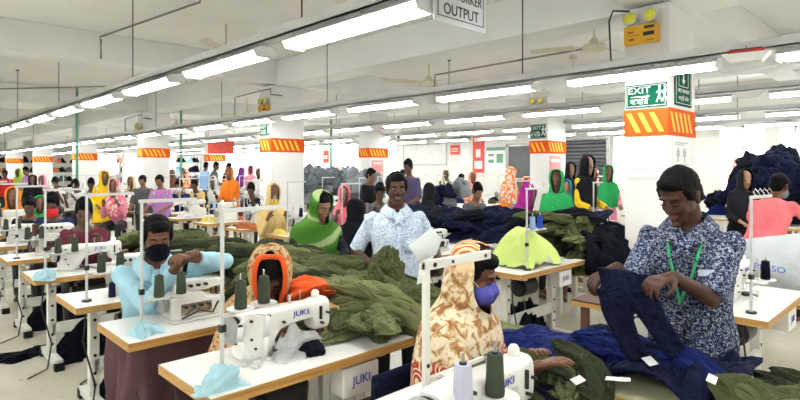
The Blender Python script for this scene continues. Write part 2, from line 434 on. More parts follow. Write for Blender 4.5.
notice('poster', 'pale red poster below the band on the pillar beyond the pale blue shirt', 'poster', (9.45+.30,10.9-.003,1.35), .40, .5, 'y', [(.1,.8,.9,.9),(.1,.3,.9,.35)], MT['pink_paper'], m_paper)
# wall notices on the far right wall
def wallbox(name, label, cat, y0, y1, z0, z1, m, lines=(), ml=None, frame=None, t_=.02):
    t = thing(name, label, cat, (X1-.002,(y0+y1)/2,z0)); w = y1-y0; h = z1-z0
    MB().bb((-t_,-w/2,0),(0,w/2,h)).build('panel', m, t)
    if lines:
        q = MB()
        for (a, b, c, d) in lines: q.bb((-t_-.004,w/2-a*w,b*h),(-t_,w/2-c*w,d*h))
        q.build('printing', ml, t)
    if frame:
        q = MB()
        for (a, b, c, d) in ((0,0,1,.04),(0,.96,1,1),(0,0,.02,1),(.98,0,1,1)): q.bb((-t_-.008,w/2-a*w,b*h),(-t_,w/2-c*w,d*h))
        q.build('frame', frame, t)
    return t
wallbox('whiteboard', 'wide framed whiteboard on the far cream wall', 'whiteboard', 12.1, 14.2, 1.75, 2.5, mat('board_white', (.72,.72,.66), .4), frame=m_grey)
wallbox('poster', 'small red poster on the far wall, beside the whiteboard', 'poster', 11.55, 11.95, 2.1, 2.42, mat('poster_red',(.75,.09,.06),.6), [(.15,.55,.85,.65),(.15,.3,.85,.4)], m_paper)
wallbox('notice_board', 'white notice sheet with a green heading on the far wall', 'notice', 11.1, 11.5, 1.75, 2.75, m_paper, [(0,.88,1,1)], m_gs)
wallbox('poster', 'tall red poster with white figures on the far wall', 'poster', 10.55, 11.0, 1.5, 2.75, MT['poster_red'], [(.15,.8,.85,.9),(.15,.1,.85,.3),(.3,.4,.7,.6)], m_paper)
wallbox('notice_board', 'broad notice board with green top edge right of the tall red poster', 'notice board', 9.75, 10.45, 1.6, 2.3, m_paper, [(0,.85,1,1),(.1,.6,.4,.7),(.1,.3,.4,.45),(.55,.3,.9,.7)], mat('green_print',(.15,.35,.22),.6))
wallbox('wall_box', 'small black framed box on the far wall beside the dark door', 'box', 9.62, 9.72+.12, 1.15, 1.55, m_dark, [(.2,.2,.8,.8)], m_paper, t_=.08) if False else None
wallbox('poster', 'tiny red poster on the wall between the distant windows', 'poster', 18.75, 19.1, 1.9, 2.4, MT['poster_red'], [(.2,.3,.8,.6)], m_paper)
wallbox('exit_sign', 'tiny green exit sign on the far wall above the whiteboard end', 'exit sign', 14.0, 14.5, 2.55, 2.85, m_gs, [(.1,.3,.6,.7)], m_ws)
# red board hanging far
o = MB().bb((0,0,0),(.9,.03,.42)).build('hanging_board', MT['poster_red']); o.location = at(208, 17.5, 2.12); o.rotation_euler = (0,0,0)
tag(o, 'plain red board hanging beside the distant pillar, above two standing men', 'sign')
# roller shutter
t = thing('roller_shutter', 'wide dark grey closed roller shutter in the far wall', 'shutter', (X1-.06,0,0))
s = MB()
for k in range(24): s.prism([(-.0,k*.1),(-.03,k*.1+.02),(-.03,k*.1+.08),(0,k*.1+.1)], 'y', 6.5, 8.05)
s.build('slats', mat('shutter_grey', (.085,.09,.095), .5, metal=.3), t)
MB().bb((-.12,6.4,2.42),(.05,8.15,2.72)).build('shutter_box', m_grey, t)
for yy in (6.42, 8.05): MB().bb((-.05,yy,0),(.05,yy+.08,2.42)).build('guide_rail', m_grey, t)

# ---------------------------------------------------------------- lights in rows on cable trays
rails = [(-3.2,'row of lights behind'), (-.6,''), (2.09,''), (4.75,''), (7.45,''), (10.1,''), (12.4,'')]
rl = {2.09: 'long pale metal lighting rail running overhead along the nearest sewing line', 4.75: 'metal lighting rail passing in front of the nearest pillar', 7.45: 'metal lighting rail in the second row beyond the nearest pillar', 10.1: 'metal lighting rail just beyond the pillar by the shutter', 12.4: 'metal lighting rail closest to the windowed wall', -.6: 'metal lighting rail above the aisle left of the nearest sewing line', -3.2: 'metal lighting rail near the left wall'}
def fixture():
    t = thing('tube_light', 'x', 'tube light')
    hs = MB(); n = 10
    # reflector: shallow trough opening downwards, along y
    prof = [(-.10,-.008),(-.04,0.03),(.04,0.03),(.10,-.008),(.096,-.012),(.036,.024),(-.036,.024),(-.096,-.012)]
    hs.prism(prof, 'y', -.63, .63)
    for sgn in (-1, 1): hs.prism([(-.10,-.010),(-.075,-.055),(.075,-.055),(.10,-.010),(.04,.03),(-.04,.03)], 'y', sgn*.632, sgn*.622)
    hs.build('reflector', mat('reflector_white', (.82,.83,.82), .4, var=.02), t)
    MB().bb((-.03,-.12,.03),(.03,.12,.052)).build('mounting_clip', m_grey, t)
    for sx in (-.045, .045):
        MB().cyl((sx,-.585,-.030),(sx,.585,-.030),.019,n=10).build('tube', m_tubeglow, t)
        for sgn in (-1,1): MB().cyl((sx,sgn*.584,-.028),(sx,sgn*.62,-.028),.017,n=10).build('lamp_holder', m_ws, t)
    return t
fx = fixture(); first = True
for (xr, _) in rails:
    zr = 2.545 if xr != 4.75 else 2.505
    r_ = thing('lighting_rail', rl[xr], 'lighting rail', (xr,0,zr))
    ya = -4.5 if xr > -1 else -4.5
    ye = 39. if xr > 0 else 12.
    b = MB(); b.bb((-.055,ya,0),(-.045,ye,.07)); b.bb((.045,ya,0),(.055,ye,.07)); b.bb((-.055,ya,0),(.055,ye,.01)); b.build('tray', m_alu, r_)
    b = MB(); b.tube([(-.02,ya,.035),(-.02,ye,.035)], .012, n=6); b.tube([(.02,ya,.03),(.02,ye,.03)], .01, n=6); b.build('cables', m_cable, r_)
    y = ya+1
    while y < ye:
        bx = MB().cyl((0,y,.01),(0,y,ZC-zr),.006,n=6).cyl((0,y,ZC-zr-.02),(0,y,ZC-zr),.03,n=10); bx.build('hanger_rod', m_dark, r_); y += 3.3 if y < 12 else 6.6
    k = 0; y = 1.25+ (-.3 if xr == 4.75 else {2.09:.33, 7.45:.3, 10.1:.9, 12.4:.1}.get(xr, 0)) - 1.635*3
    y -= .65
    while y < ye-.7:
        lab = 'white two-tube fluorescent light under the rail ' + {2.09:'over the nearest sewing line',4.75:'in front of the nearest pillar',7.45:'in the second row beyond the nearest pillar',10.1:'just beyond the shutter pillar',12.4:'closest to the windowed wall',-.6:'over the aisle left of the nearest sewing line',-3.2:'near the left wall'}[xr]
        grp = 'tube lights ' + lab.split('rail ')[1]
        if first: o = fx; first = False; o.location = (xr,y,zr-.052); o['label'] = lab; o['group'] = grp
        else: o = dup(fx, (xr,y,zr-.052), 0, lab, grp)
        y += 1.635
# neutral world daylight outside the windows
w = bpy.data.worlds.new('w'); bpy.context.scene.world = w; w.use_nodes = True
sk = w.node_tree.nodes.new('ShaderNodeTexSky'); sk.sky_type = 'HOSEK_WILKIE'; sk.turbidity = 6
bg = w.node_tree.nodes['Background']; w.node_tree.nodes.remove(sk)
bg.inputs[0].default_value = (.93,.97,1,1); bg.inputs[1].default_value = 6.

# ---------------------------------------------------------------- ceiling things: fans, pipes
def fan(label, loc, rz, first=None):
    if first: return dup(first, loc, rz, label)
    t = thing('ceiling_fan', label, 'ceiling fan', loc, rz)
    MB().cyl((0,0,0),(0,0,.62),.011).build('down_rod', m_fan, t)
    MB().lathe([(.02,.64),(.06,.62),(.065,.57),(.02,.56)]).build('ceiling_canopy', m_fan, t)
    MB().lathe([(.02,.09),(.045,.06),(.055,.03),(.11,.015),(.125,-.01),(.11,-.05),(.05,-.07),(.02,-.075)], n=24).build('motor', m_fan, t)
    for k in range(3):
        a = 2*PI*k/3; m = Matrix.Rotation(a, 3, 'Z')
        b = MB().box((0,.17,-.0),(.035,.14,.006)); b.loft([[Vector((-w_,y_,.012)),Vector((w_,y_,-.012)),Vector((w_,y_,-.016)),Vector((-w_,y_,.008))] for (y_, w_) in ((.2,.05),(.4,.062),(.62,.066),(.68,.05))])
        b.v = [m @ p for p in b.v]; b.build('blade', m_fan, t)
    return t
f0 = fan('cream ceiling fan hanging highest toward the right, left of the yellow emergency light', pxy(594,38,5.9), R(20))
f0.location.z = 2.95
for (lab, px, py, d, rz) in (('cream ceiling fan with long thin blade, below the hanging output sign', 429,72,8.2,60), ('small cream ceiling fan above the pillar with the yellow emergency light and the green shawl', 226,18,7.4,10), ('distant ceiling fan left of the second pillar, seen edge on', 247,108,13,35), ('distant ceiling fan above the third pillar of the near line', 176,119,16,80), ('ceiling fan in the middle distance under the second row of lights', 456,112,12.5,20), ('small ceiling fan between the rails above the standing man in pale blue', 385,122,15.5,50), ('ceiling fan behind the lighting rails near the shutter pillar', 573,84,9.3,15)):
    p = at(px, d); p.z = 2.93 if d != 7.4 else 3.22
    fan(lab, p, R(rz), f0)
m_pipe = mat('pipe_grey', (.22,.21,.18), .5)
def pipe(label, pts, r=.014, m=m_pipe, name='ceiling_pipe', cat='pipe'):
    return tag(MB().tube(pts, r, n=8).build(name, m), label, cat)
z = ZC-.06
pipe('thin grey conduit zigzagging across the ceiling at the upper left', [atz(203,-30,z), atz(200,2,z)+Vector((0,0,0)), atz(100,37,z), atz(101,40,ZB-.02) , atz(101,58,ZB-.1)], .013)
pipe('thin horizontal grey pipe below the beam at the upper left', [at(-80,9.6,3.0), at(150,9.0,3.0), at(186,8.6,3.0)], .012)
pipe('grey pipe drooping from a bracket beside the thin-bladed fan', [at(600,6.2,3.02), at(435,8.0,3.0), at(434,8.0,2.7)], .012)
0 and pipe('black conduit crossing the ceiling right of the yellow emergency light', [at(694,5.2,3.14), at(710,5.4,3.2), at(722,5.6,3.13)], .012, m_cable)
pipe('dark conduit beside the pillar, left of the yellow emergency light', [at(612,5.1,2.45), at(609,5.1,3.0), at(613,5.1,3.1), at(640,5.2,3.12)], .008, m_cable)
for i,(px,d,lab) in enumerate(((77,13,'green painted upright pipe beside the fourth pillar of the near line'),(331,17,'thin green upright pipe left of the bare arm of the distant window'),(181,15,'green upright pipe by the third pillar of the near line'))):
    p = at(px,d); pipe(lab, [p, p+Vector((0,0,ZC))], .03, mat('pipe_green',(.10,.30,.20),.5), 'upright_pipe')
for (pp, lab) in (((5.15,8.6),'grey conduit loop around the top of the pillar behind the green shawl'), ((5.15,15.0),'grey conduit loop around the top of the third pillar in the near line')):
    a, b = pp; pipe(lab, [(a-.03,b+1.3,2.6),(a-.03,b+1.3,3.02),(a-.03,b+.42,3.05),(a-.03,b-.03,3.05),(a-.03,b-.03,2.95),(a+.2,b-.03,2.95)], .012)
# emergency lights
m_yb = mat('battery_yellow', (.80,.42,.015), .45, var=.05)
m_lens = mat('lamp_lens', (.75,.72,.08), .2, var=.2, scale=30)
def elight(label, x, y, z, s=1., big=True):
    t = thing('emergency_light', label, 'emergency light', (x-.001, y, z), 0, None, s)
    MB().bb((-.09,-.15,0),(0,.15,.17)).build('battery_box', m_yb, t, bevel=.008)
    MB().bb((-.093,-.13,.125),(-.09,-.04,.15)).bb((-.093,-.13,.06),(-.09,-.03,.095)).bb((-.093,-.13,.015),(-.09,-.05,.02)).build('label_panel', m_ink, t)
    MB().bb((-.093,.06,.10),(-.09,.11,.115)).bb((-.093,.05,.03),(-.09,.10,.05)).bb((-.093,.0,.075),(-.09,.12,.079)).build('printing', mat('red_brown_print',(.35,.06,.02),.6), t)
    MB().bb((-.06,-.12,.17),(-.03,.12,.185)).build('bracket', m_grey, t)
    for sy in (-.085, .10):
        rot = Matrix.Rotation(R(-80), 3, 'Y') @ Matrix.Rotation(R(sy*60), 3, 'X')
        c = Vector((-.07, sy, .245))
        h = MB().lathe([(.02,-.06),(.045,-.05),(.062,-.01),(.066,.0),(.066,.012),(.056,.012),(.054,.004)], c, n=24, rot=rot); h.cyl(c+Vector((0.02,0,-.01)), (-.05,sy,.18), .012)
        l = h.build('lamp', mat('lamp_shell', (.62,.60,.5), .4), t)
        g = MB().lathe([(.001,-.002),(.054,.002),(.054,.006),(.03,.014),(.001,.017)], c, n=24, rot=rot).build('lens', m_lens, l)
    return t
elight('yellow emergency light with two round lamps high on the nearest pillar', 5.15, 2.05, 2.775)
elight('yellow emergency light on the pillar behind the green striped shawl', 5.15, 8.78, 2.62, .95)
elight('small yellow emergency light on the third pillar of the near line', 5.15, 15.15, 2.5, 1.1)
elight('distant emergency light on the pillar by the shutter', 9.45, 5.8, 2.72, 1.)
# hanging powder extinguishers (white trapezoid with red top)
def ext(label, px, py, d, s, first=None):
    p = pxy(px, py, d)
    if first: return dup(first, p, R(10), label, None, s)
    t = thing('hanging_unit', label, 'ceiling unit', p, R(10), None, s)
    MB().loft([[Vector((sx*w_,sy*h_,z_)) for sx, sy in ((-1,-1),(1,-1),(1,1),(-1,1))] for (w_,h_,z_) in ((.10,.2,-.12),(.16,.3,0))]).build('tapered_body', m_ws, t)
    MB().bb((-.10,-.22,.0),(.10,.22,.05)).build('red_lid', m_red, t); MB().bb((-.08,-.2,.05),(.08,.2,.07)).build('black_rim', m_dark, t)
    MB().cyl((0,0,.07),(0,0,.12),.01).bb((-.104,-.05,-.07),(-.12,.05,-.02)).build('bracket', m_grey, t); return t
e0 = ext('white tapered ceiling unit with a red lid, right of the nearest pillar', 746, 54, 3.95, .5)
for a in (('second white ceiling unit with a red top, lower and behind the first', 745, 91, 7.6, .75), ('red-topped ceiling unit at the right edge of the photo', 790, 88, 7.0, .8), ('tiny red-lidded unit by the rail beyond the pale blue shirt', 390, 129, 14, .9)): ext(*a, first=e0)
for a in (('white tapered ceiling unit between rails, left of the big pillar', 566, 87, 7.2, .8), ('small white tapered unit on the rail below the thin-bladed fan', 452, 106, 10.8, .9)):
    u_ = ext(*a, first=e0)
    for ch in list(u_.children):
        if ch.name.startswith(('red_lid','black_rim')): bpy.data.objects.remove(ch)
# the hanging sign
pL = Vector((0,0,0)); d0 = 2.8; p = at(434, d0, 2.385)
t = thing('hanging_sign', 'white hanging sign reading YORKER OUTPUT, overhead at the top of the photo', 'sign', p, 0)
Wd, Hd = .43, .27
MB().bb((0,-.006,0),(Wd,.006,Hd)).build('sign_panel', mat('sign_pale', (.62,.64,.66), .4, var=.02), t, bevel=.003)
b = MB()
for (a0, a1, c0, c1) in ((.022,.032,Wd-.022,.036),(.022,.032,.026,Hd-.02),(Wd-.026,.032,Wd-.022,Hd-.02),(.022,Hd-.024,Wd-.022,Hd-.02)): b.bb((a0,-.008,a1),(c0,-.006,c1))
b.build('border_line', m_ink, t)
text('lettering', 'OUTPUT', .082, m_ink, t, (.215,-.007,.075), RY, sx=.92)
text('lettering', 'NEW YORKER', .075, m_ink, t, (.20,-.007,.160), RY, sx=.80)
MB().cyl((.08,0,Hd),(.08,0,ZC-2.385),.002,n=5).cyl((Wd-.08,0,Hd),(Wd-.08,0,ZC-2.385),.002,n=5).build('hanging_wire', m_dark, t)

# ---------------------------------------------------------------- camera
cam = bpy.data.cameras.new('cam'); co = bpy.data.objects.new('camera', cam); C.objects.link(co)
co.location = (0,0,H); co.rotation_euler = (R(90),0,-TH); cam.sensor_width = 36; cam.lens = 36*F/800; cam.shift_y = -(200-HZ)/800
cam.clip_start = .05; cam.clip_end = 200
sc = bpy.context.scene; sc.camera = co
sc.view_settings.view_transform = 'Standard'; sc.view_settings.look = 'None'; sc.view_settings.gamma = 1; sc.view_settings.use_curve_mapping = False
sc.view_settings.exposure = EXPO
sc.cycles.max_bounces = 5; sc.cycles.diffuse_bounces = 3; sc.cycles.glossy_bounces = 2; sc.cycles.transparent_max_bounces = 10
sc.cycles.use_denoising = True; sc.cycles.sample_clamp_indirect = 8
# ---------------------------------------------------------------- sewing tables
def make_table(label, L=1.10, D=.52, fancy=True, rz=0, z=.75):
    """local: x along the table, y to the worker's side, origin at floor centre"""
    t = thing('sewing_table', label, 'sewing table')
    a, b = L/2, D/2
    MB().bb((-a+.004,-b+.004,z-.012),(a-.004,b-.004,z)).build('tabletop', m_top, t)
    e = MB().bb((-a,-b,z-.042),(a,b,z-.0119)); e.bb((-a,-b,z-.02),(-a+.004,b,z-.001)); e.bb((a-.004,-b,z-.02),(a,b,z-.001)); e.bb((-a,-b,z-.02),(a,-b+.004,z-.001)); e.bb((-a,b-.004,z-.02),(a,b,z-.001))
    e.build('edge_band', m_wood, t)
    for s in (-1, 1):
        x = s*(a-.17)
        l = MB().bb((x-.03,-.02,.08),(x+.03,.045,z-.045)).bb((x-.022,-.2,z-.075),(x+.022,.2,z-.043)).bb((x-.03,-b+.01,.03),(x+.03,b-.01,.085))
        lo = l.build('leg', m_steel, t, bevel=.004)
        if fancy:
            for zz in (.16,.24,.36,.48,.6):
                MB().cyl((x,-.021,zz),(x,-.026,zz),.011,n=10).build('bolt', m_dark, lo)
        for q in (-1, 1): MB().bb((x-.034,q*(b-.01)-.03,.0),(x+.034,q*(b-.01)+.03,.06)).build('rubber_foot', m_black, t)
    MB().bb((-a+.17,-.02,.24),(a-.17,.01,.33)).build('crossbar', m_steel, t)
    if fancy:
        MB().cyl((-.2,0,z-.19),(.0,0,z-.19),.085,n=20).cyl((-.24,0,z-.19),(-.2,0,z-.19),.055,n=16).box((-.1,0,z-.08),(.16,.1,.07)).build('motor', m_dark, t)
        MB().bb((.10,-b+.02,z-.20),(.32,-b+.12,z-.06)).build('control_box', m_machine, t, bevel=.006)
        text('lettering', 'JUKI', .06, m_blue, t, (.21,-b+.018,z-.13), RY)
        MB().box((.02,.05,.10),(.42,.22,.02),(R(-15),0,0)).build('treadle', m_dark, t)
        MB().tube([(-.06,.05,z-.25),(.0,.06,.35),(.02,.05,.11)], .006, n=6).build('treadle_rod', m_grey, t)
        MB().tube([(-a+.1,-.1,z-.05),(-a+.07,-.13,.5),(-a+.14,-.14,.2),(-a+.1,-.2,.02),(-a-.05,-.3,.006)], .006, n=6).build('power_cable', m_cable, t)
    return t
def lockstitch(label):
    """needle end at +x, handwheel at -x, back of the machine towards -y, sits on z=0"""
    t = thing('sewing_machine', label, 'sewing machine')
    MB().bb((-.24,-.085,0),(.26,.09,.012)).build('bed_plate', m_machine, t, bevel=.003)
    b = MB()
    sec = []
    for (x, z0, z1, w) in ((-.225,.02,.235,.055),(-.20,.0,.245,.065),(-.13,.0,.25,.068),(-.085,.0,.25,.064),(-.06,.08,.248,.06),(-.03,.125,.246,.056),(.06,.145,.242,.052),(.15,.15,.24,.05),(.165,.09,.245,.052),(.18,.075,.25,.052),(.245,.075,.25,.050),(.255,.085,.24,.046)):
        n = 20; ring = []
        for i in range(n):
            a = 2*PI*i/n; ca, sa = math.cos(a), math.sin(a); e = .45
            ring.append(Vector((x, w*math.copysign(abs(ca)**e, ca), (z0+z1)/2+(z1-z0)/2*math.copysign(abs(sa)**e, sa))))
        sec.append(ring)
    b.loft(sec); b.build('machine_head', m_machine, t, smooth=35)
    h = MB().lathe([(.02,-.02),(.045,-.02),(.066,-.012),(.072,0),(.066,.012),(.05,.016),(.03,.012),(.02,.03)], (-.262,0,.165), n=26, rot=Matrix.Rotation(R(-90),3,'Y')); h.build('handwheel', m_grey, t)
    MB().lathe([(.055,0),(.068,.006),(.068,.02),(.055,.024)], (-.225,0,.16), n=24, rot=Matrix.Rotation(R(-90),3,'Y')).build('belt_cover', m_black, t)
    MB().cyl((.215,0,.02),(.215,0,.08),.005).bb((.205,-.012,.012),(.225,.02,.018)).cyl((.22,-.02,.02),(.22,-.02,.09),.004).build('needle_bar', m_chrome, t)
    MB().bb((.256,-.035,.10),(.260,.035,.225)).build('face_plate', m_chrome, t)
    MB().lathe([(.022,0),(.020,.03),(.012,.042),(.001,.044)], (.20,0,.248), n=14).build('oil_cap', m_machine, t)
    MB().cyl((.11,.0,.243),(.11,0,.30),.003,n=6).cyl((.05,.0,.243),(.05,0,.285),.006,n=8).cyl((.05,0,.285),(.05,0,.29),.012,n=8).build('thread_pin', m_chrome, t)
    for (x, z) in ((-.19,.21),(-.17,.07),(-.10,.22),(-.02,.17),(-.19,.12),(.2,.12),(.235,.17)): MB().cyl((x,-.05,z),(x,-.070,z),.007,n=8).build('screw', m_dark, t)
    MB().bb((.19,-.062,.14),(.20,-.05,.21)).build('thread_slot', m_dark, t)
    MB().cyl((-.06,-.085,.03),(-.06,-.085,.055),.03,n=14).tube([(-.06,-.09,.05),(.02,-.13,.02),(.05,-.12,.01)], .005).build('knee_lever', m_dark, t)
    text('lettering', 'JUKI', .040, m_blue, t, (.08,-.0555,.196), RY, sx=1.2)
    return t
def overlock(label):
    t = thing('overlock_machine', label, 'sewing machine')
    b = MB().bb((-.15,-.10,0),(.14,.10,.02)); b.prism([(-.14,.02),(-.14,.16),(-.10,.20),(.02,.20),(.04,.16),(.14,.14),(.14,.02)], 'y', -.085, .085)
    b.build('machine_body', m_machine, t, bevel=.01)
    MB().prism([(-.12,.20),(-.12,.26),(-.09,.28),(.12,.28),(.15,.26),(.15,.22),(.04,.20)], 'y', -.05, .05).build('upper_arm', m_machine, t, bevel=.012)
    MB().lathe([(.02,-.02),(.05,-.014),(.055,.01),(.03,.02)], (-.165,0,.12), n=22, rot=Matrix.Rotation(R(-90),3,'Y')).build('handwheel', m_grey, t)
    MB().bb((-.10,-.095,.05),(.06,-.085,.13)).build('side_cover', m_chrome, t)
    for x in (-.08,-.04,0,.04):
        MB().cyl((x,-.095,.11),(x,-.11,.11),.011,n=12).build('tension_dial', m_dark, t); MB().cyl((x,-.048,.245),(x,-.07,.245),.011,n=12).build('tension_dial', m_dark, t)
    MB().cyl((.12,0,.06),(.12,0,.22),.006).cyl((.10,.02,.06),(.10,.02,.22),.005).bb((.09,-.02,.14),(.13,.03,.15)).build('needle_bar', m_dark, t)
    MB().tube([(-.1,-.1,.03),(-.02,-.13,.08),(.05,-.13,.05),(.09,-.11,.12)], .006).build('lever', m_dark, t)
    return t
def thread_stand(label, hgt=.70, fancy=True, zb=.232):
    zb -= .232
    t = thing('thread_stand', label, 'thread stand')
    MB().cyl((0,0,0),(0,0,hgt),.0085,n=10).build('pole', m_alu, t)
    MB().cyl((0,0,0),(0,0,.012),.03,n=14).build('base', m_dark, t); MB().bb((-.012,-.012,.205),(.012,.012,.235)).build('clamp', m_dark, t)
    MB().bb((-.015,-.006,hgt-.01),(.30,.006,hgt+.008)).build('guide_arm', m_alu, t)
    for x in (.06,.13,.20,.27): MB().tube([(x,0,hgt+.008),(x,.012,hgt+.03),(x,.0,hgt+.05),(x,-.012,hgt+.03)], .0025, n=5).build('eyelet', m_chrome, t)
    MB().bb((-.01,-.008,.212+zb),(.24,.008,.222+zb)).build('spool_bar', m_alu, t)
    for x in (.09,.21):
        MB().lathe([(.02,-.004),(.055,-.002),(.058,.006),(.05,.004),(.01,.002)], (x,0,.226+zb), n=22).build('spool_plate', m_machine, t)
        MB().cyl((x,0,.226+zb),(x,0,.226+.15+zb),.004,n=6).build('spool_pin', m_chrome, t)
    return t
CONEZ = .232
def cone(label, m, s=1., grp=None):
    t = thing('thread_cone', label, 'thread cone', s=s, group=grp)
    MB().lathe([(.026,.004),(.0275,.008),(.0225,.112),(.021,.115)], n=20).build('thread_winding', m, t)
    MB().lathe([(.022,0),(.027,0),(.027,.004),(.022,.004)], n=16).cyl((0,0,.001),(0,0,.121),.013,.010).build('cone_core', m_dark, t)
    return t
def thr(name, c): return pat(name, 'wave', [(0,[k*.8 for k in c]),(1,[min(1,k*1.15) for k in c])], 160, .6, .5, stretch=(.02,.02,1), bands='Z')
m_thg = thr('thread_green', (.055,.07,.045)); m_thn = thr('thread_navy', (.012,.014,.04)); m_thl = thr('thread_lavender', (.50,.50,.62)); m_thb = thr('thread_blue', (.03,.07,.45)); m_thlb = thr('thread_sky', (.30,.45,.75)); m_thw = thr('thread_white', (.75,.75,.72))

def local(base, rz, p):
    return Vector(base) + Matrix.Rotation(rz, 3, 'Z') @ Vector(p)
TZ = .75
tableboxes = []
def add_tb(cx, cy, L, D): tableboxes.append((cx-L/2, cy-D/2, cx+L/2, cy+D/2))
# --- row A (nearest sewing line), tables a0..a4 individually
TA = make_table('white-topped sewing table nearest the camera, half hidden in front of the patterned shawl'); TA.location = (1.47, 1.28, 0); add_tb(1.47,1.28,1.1,.52)
arow = [(1.47, 2.23, 'white-topped sewing table in front of the woman in an orange edged shawl'),
        (1.47, 3.14, 'sewing table with a plum cloth hanging beneath, in front of the masked man'),
        (1.47, 4.10, 'sewing table just left of the table with the plum cloth'),
        (1.47, 5.30, 'sewing table fourth from the front along the left side'),
        (1.47, 6.50, 'sewing table fifth from the front along the left side'),
        (1.47, 7.70, 'sewing table sixth from the front along the left side')]
for (x, y, l) in arow: dup(TA, (x,y,0), 0, l); add_tb(x,y,1.1,.52)
crow = [(4.21, 1.02, 'white sewing table behind the tall man, at the right edge'), (4.36, 2.76, 'sewing table whose machine is covered with lime green cloth'), (4.36, 3.9, 'sewing table behind the lime green covered one')]
for (x, y, l) in crow: dup(TA, (x,y,0), 0, l); add_tb(x,y,1.1,.52)
# --- machines
JA = lockstitch('white lockstitch machine with a clear bag of black cloth at its needle'); JA.location = (1.41, 2.27, TZ); JA.scale = (1,1,.9)
dup(JA, (1.40,1.08,TZ), 0, 'white sewing machine at the bottom edge below the patterned shawl, in front of its wearer')
OA = overlock('white overlock machine in front of the masked man in light blue'); OA.location = (1.37,3.15,TZ); OA.scale = (1.12,.95,.80)
dup(OA, (1.35,4.12,TZ), 0, 'white overlock machine on the table left of the masked man', s=.95)
dup(JA, (1.37,5.32,TZ), 0, 'white sewing machine in front of the worker in maroon')
dup(OA, (1.37,6.52,TZ), 0, 'white overlock machine in front of the worker with a red mask', s=1.1)
dup(JA, (1.37,7.72,TZ), 0, 'white sewing machine on the sixth table from the front at the left')
dup(JA, (4.25,1.08,TZ), 0, 'white sewing machine on the table at the right edge')
dup(JA, (4.30,2.78,TZ), 0, 'white sewing machine lying under the lime green cloth', s=.68)
dup(OA, (4.32,3.92,TZ), 0, 'overlock machine on the table behind the lime green cloth')
# --- stands
SA = thread_stand('thread stand with two dark green cones beside the machine with the clear bag', zb=.285)
SB = thread_stand('tall thread stand at the corner of the table with plum cloth', zb=.18); SB.location = (1.03,3.02,TZ); SA.location = (1.03,2.10,TZ); SA.rotation_euler = (0,0,R(8))
def cones(loc, rz, spec, base=CONEZ):
    for (x, proto, lab) in spec:
        dup(proto, local((loc[0],loc[1],TZ), rz, (x,0,base)), 0, lab)
cg = cone('dark green thread cone on the left plate of the stand by the clear bag', m_thg); cg.location = local((1.03,2.10,TZ), R(8), (.09,0,.285))
cn = cone('small navy thread cone on the table left of the masked man', m_thn, .85); cn.location = (1.18,4.02,TZ+.001)
dup(cg, local((1.03,2.10,TZ), R(8), (.21,0,.285)), 0, 'dark green thread cone on the right plate of the stand by the clear bag')
for (x, y, rz, l, spec) in (
    (1.03,3.02,R(0),'tall thread stand at the corner of the table with plum cloth', ((.09,'green thread cone left in front of the masked man'),(.21,'green thread cone right in front of the masked man'))),
    (1.02,4.0,R(4),'thread stand on the third table from the front at the left', ((.09,'left green thread cone on the third table at the left'),(.21,'right green thread cone on the third table at the left'))),
    (1.02,5.18,R(-3),'thread stand on the fourth table from the front at the left', ((.09,'left green thread cone on the fourth table at the left'),(.21,'right green thread cone on the fourth table at the left'))),
    (1.02,6.38,R(3),'thread stand on the fifth table from the front at the left', ((.09,'left green thread cone on the fifth table at the left'),(.21,'right green thread cone on the fifth table at the left'))),
    (1.02,7.58,R(0),'thread stand on the sixth table from the front at the left', ((.09,'left thread cone on the sixth table at the left'),(.21,'right thread cone on the sixth table at the left'))),
    
    (3.81,.88,R(-8),'tall thread stand holding a black cone at the right edge',())):
    s_ = dup(SB, (x,y,TZ), rz, l) if y != 3.02 else SB
    for (xx, ll) in spec: dup(cg, local((x,y,TZ), rz, (xx,0,.18)), 0, ll)
dup(cg, (1.26,3.92,TZ+.001), 0, 'green thread cone standing on the table corner left of the overlock machine'); dup(cg, (1.33,3.93,TZ+.001), 0, 'second green thread cone standing beside the table corner cone')
ck = cone('black thread cone on the stand at the right edge', m_inky, 1.0); ck.location = local((3.81,.88,TZ), R(-8), (.21,0,.18))
SL = thread_stand('thread stand with two blue cones rising beside the lime green cloth', zb=.345); SL.location = (4.05,2.60,TZ)
c1 = cone('sky blue thread cone left, above the lime green cloth', m_thlb, .95); c1.location = local((4.05,2.60,TZ), 0, (.09,0,.345))
c2 = cone('royal blue thread cone right, above the lime green cloth', m_thb, .95); c2.location = local((4.05,2.60,TZ), 0, (.21,0,.345))
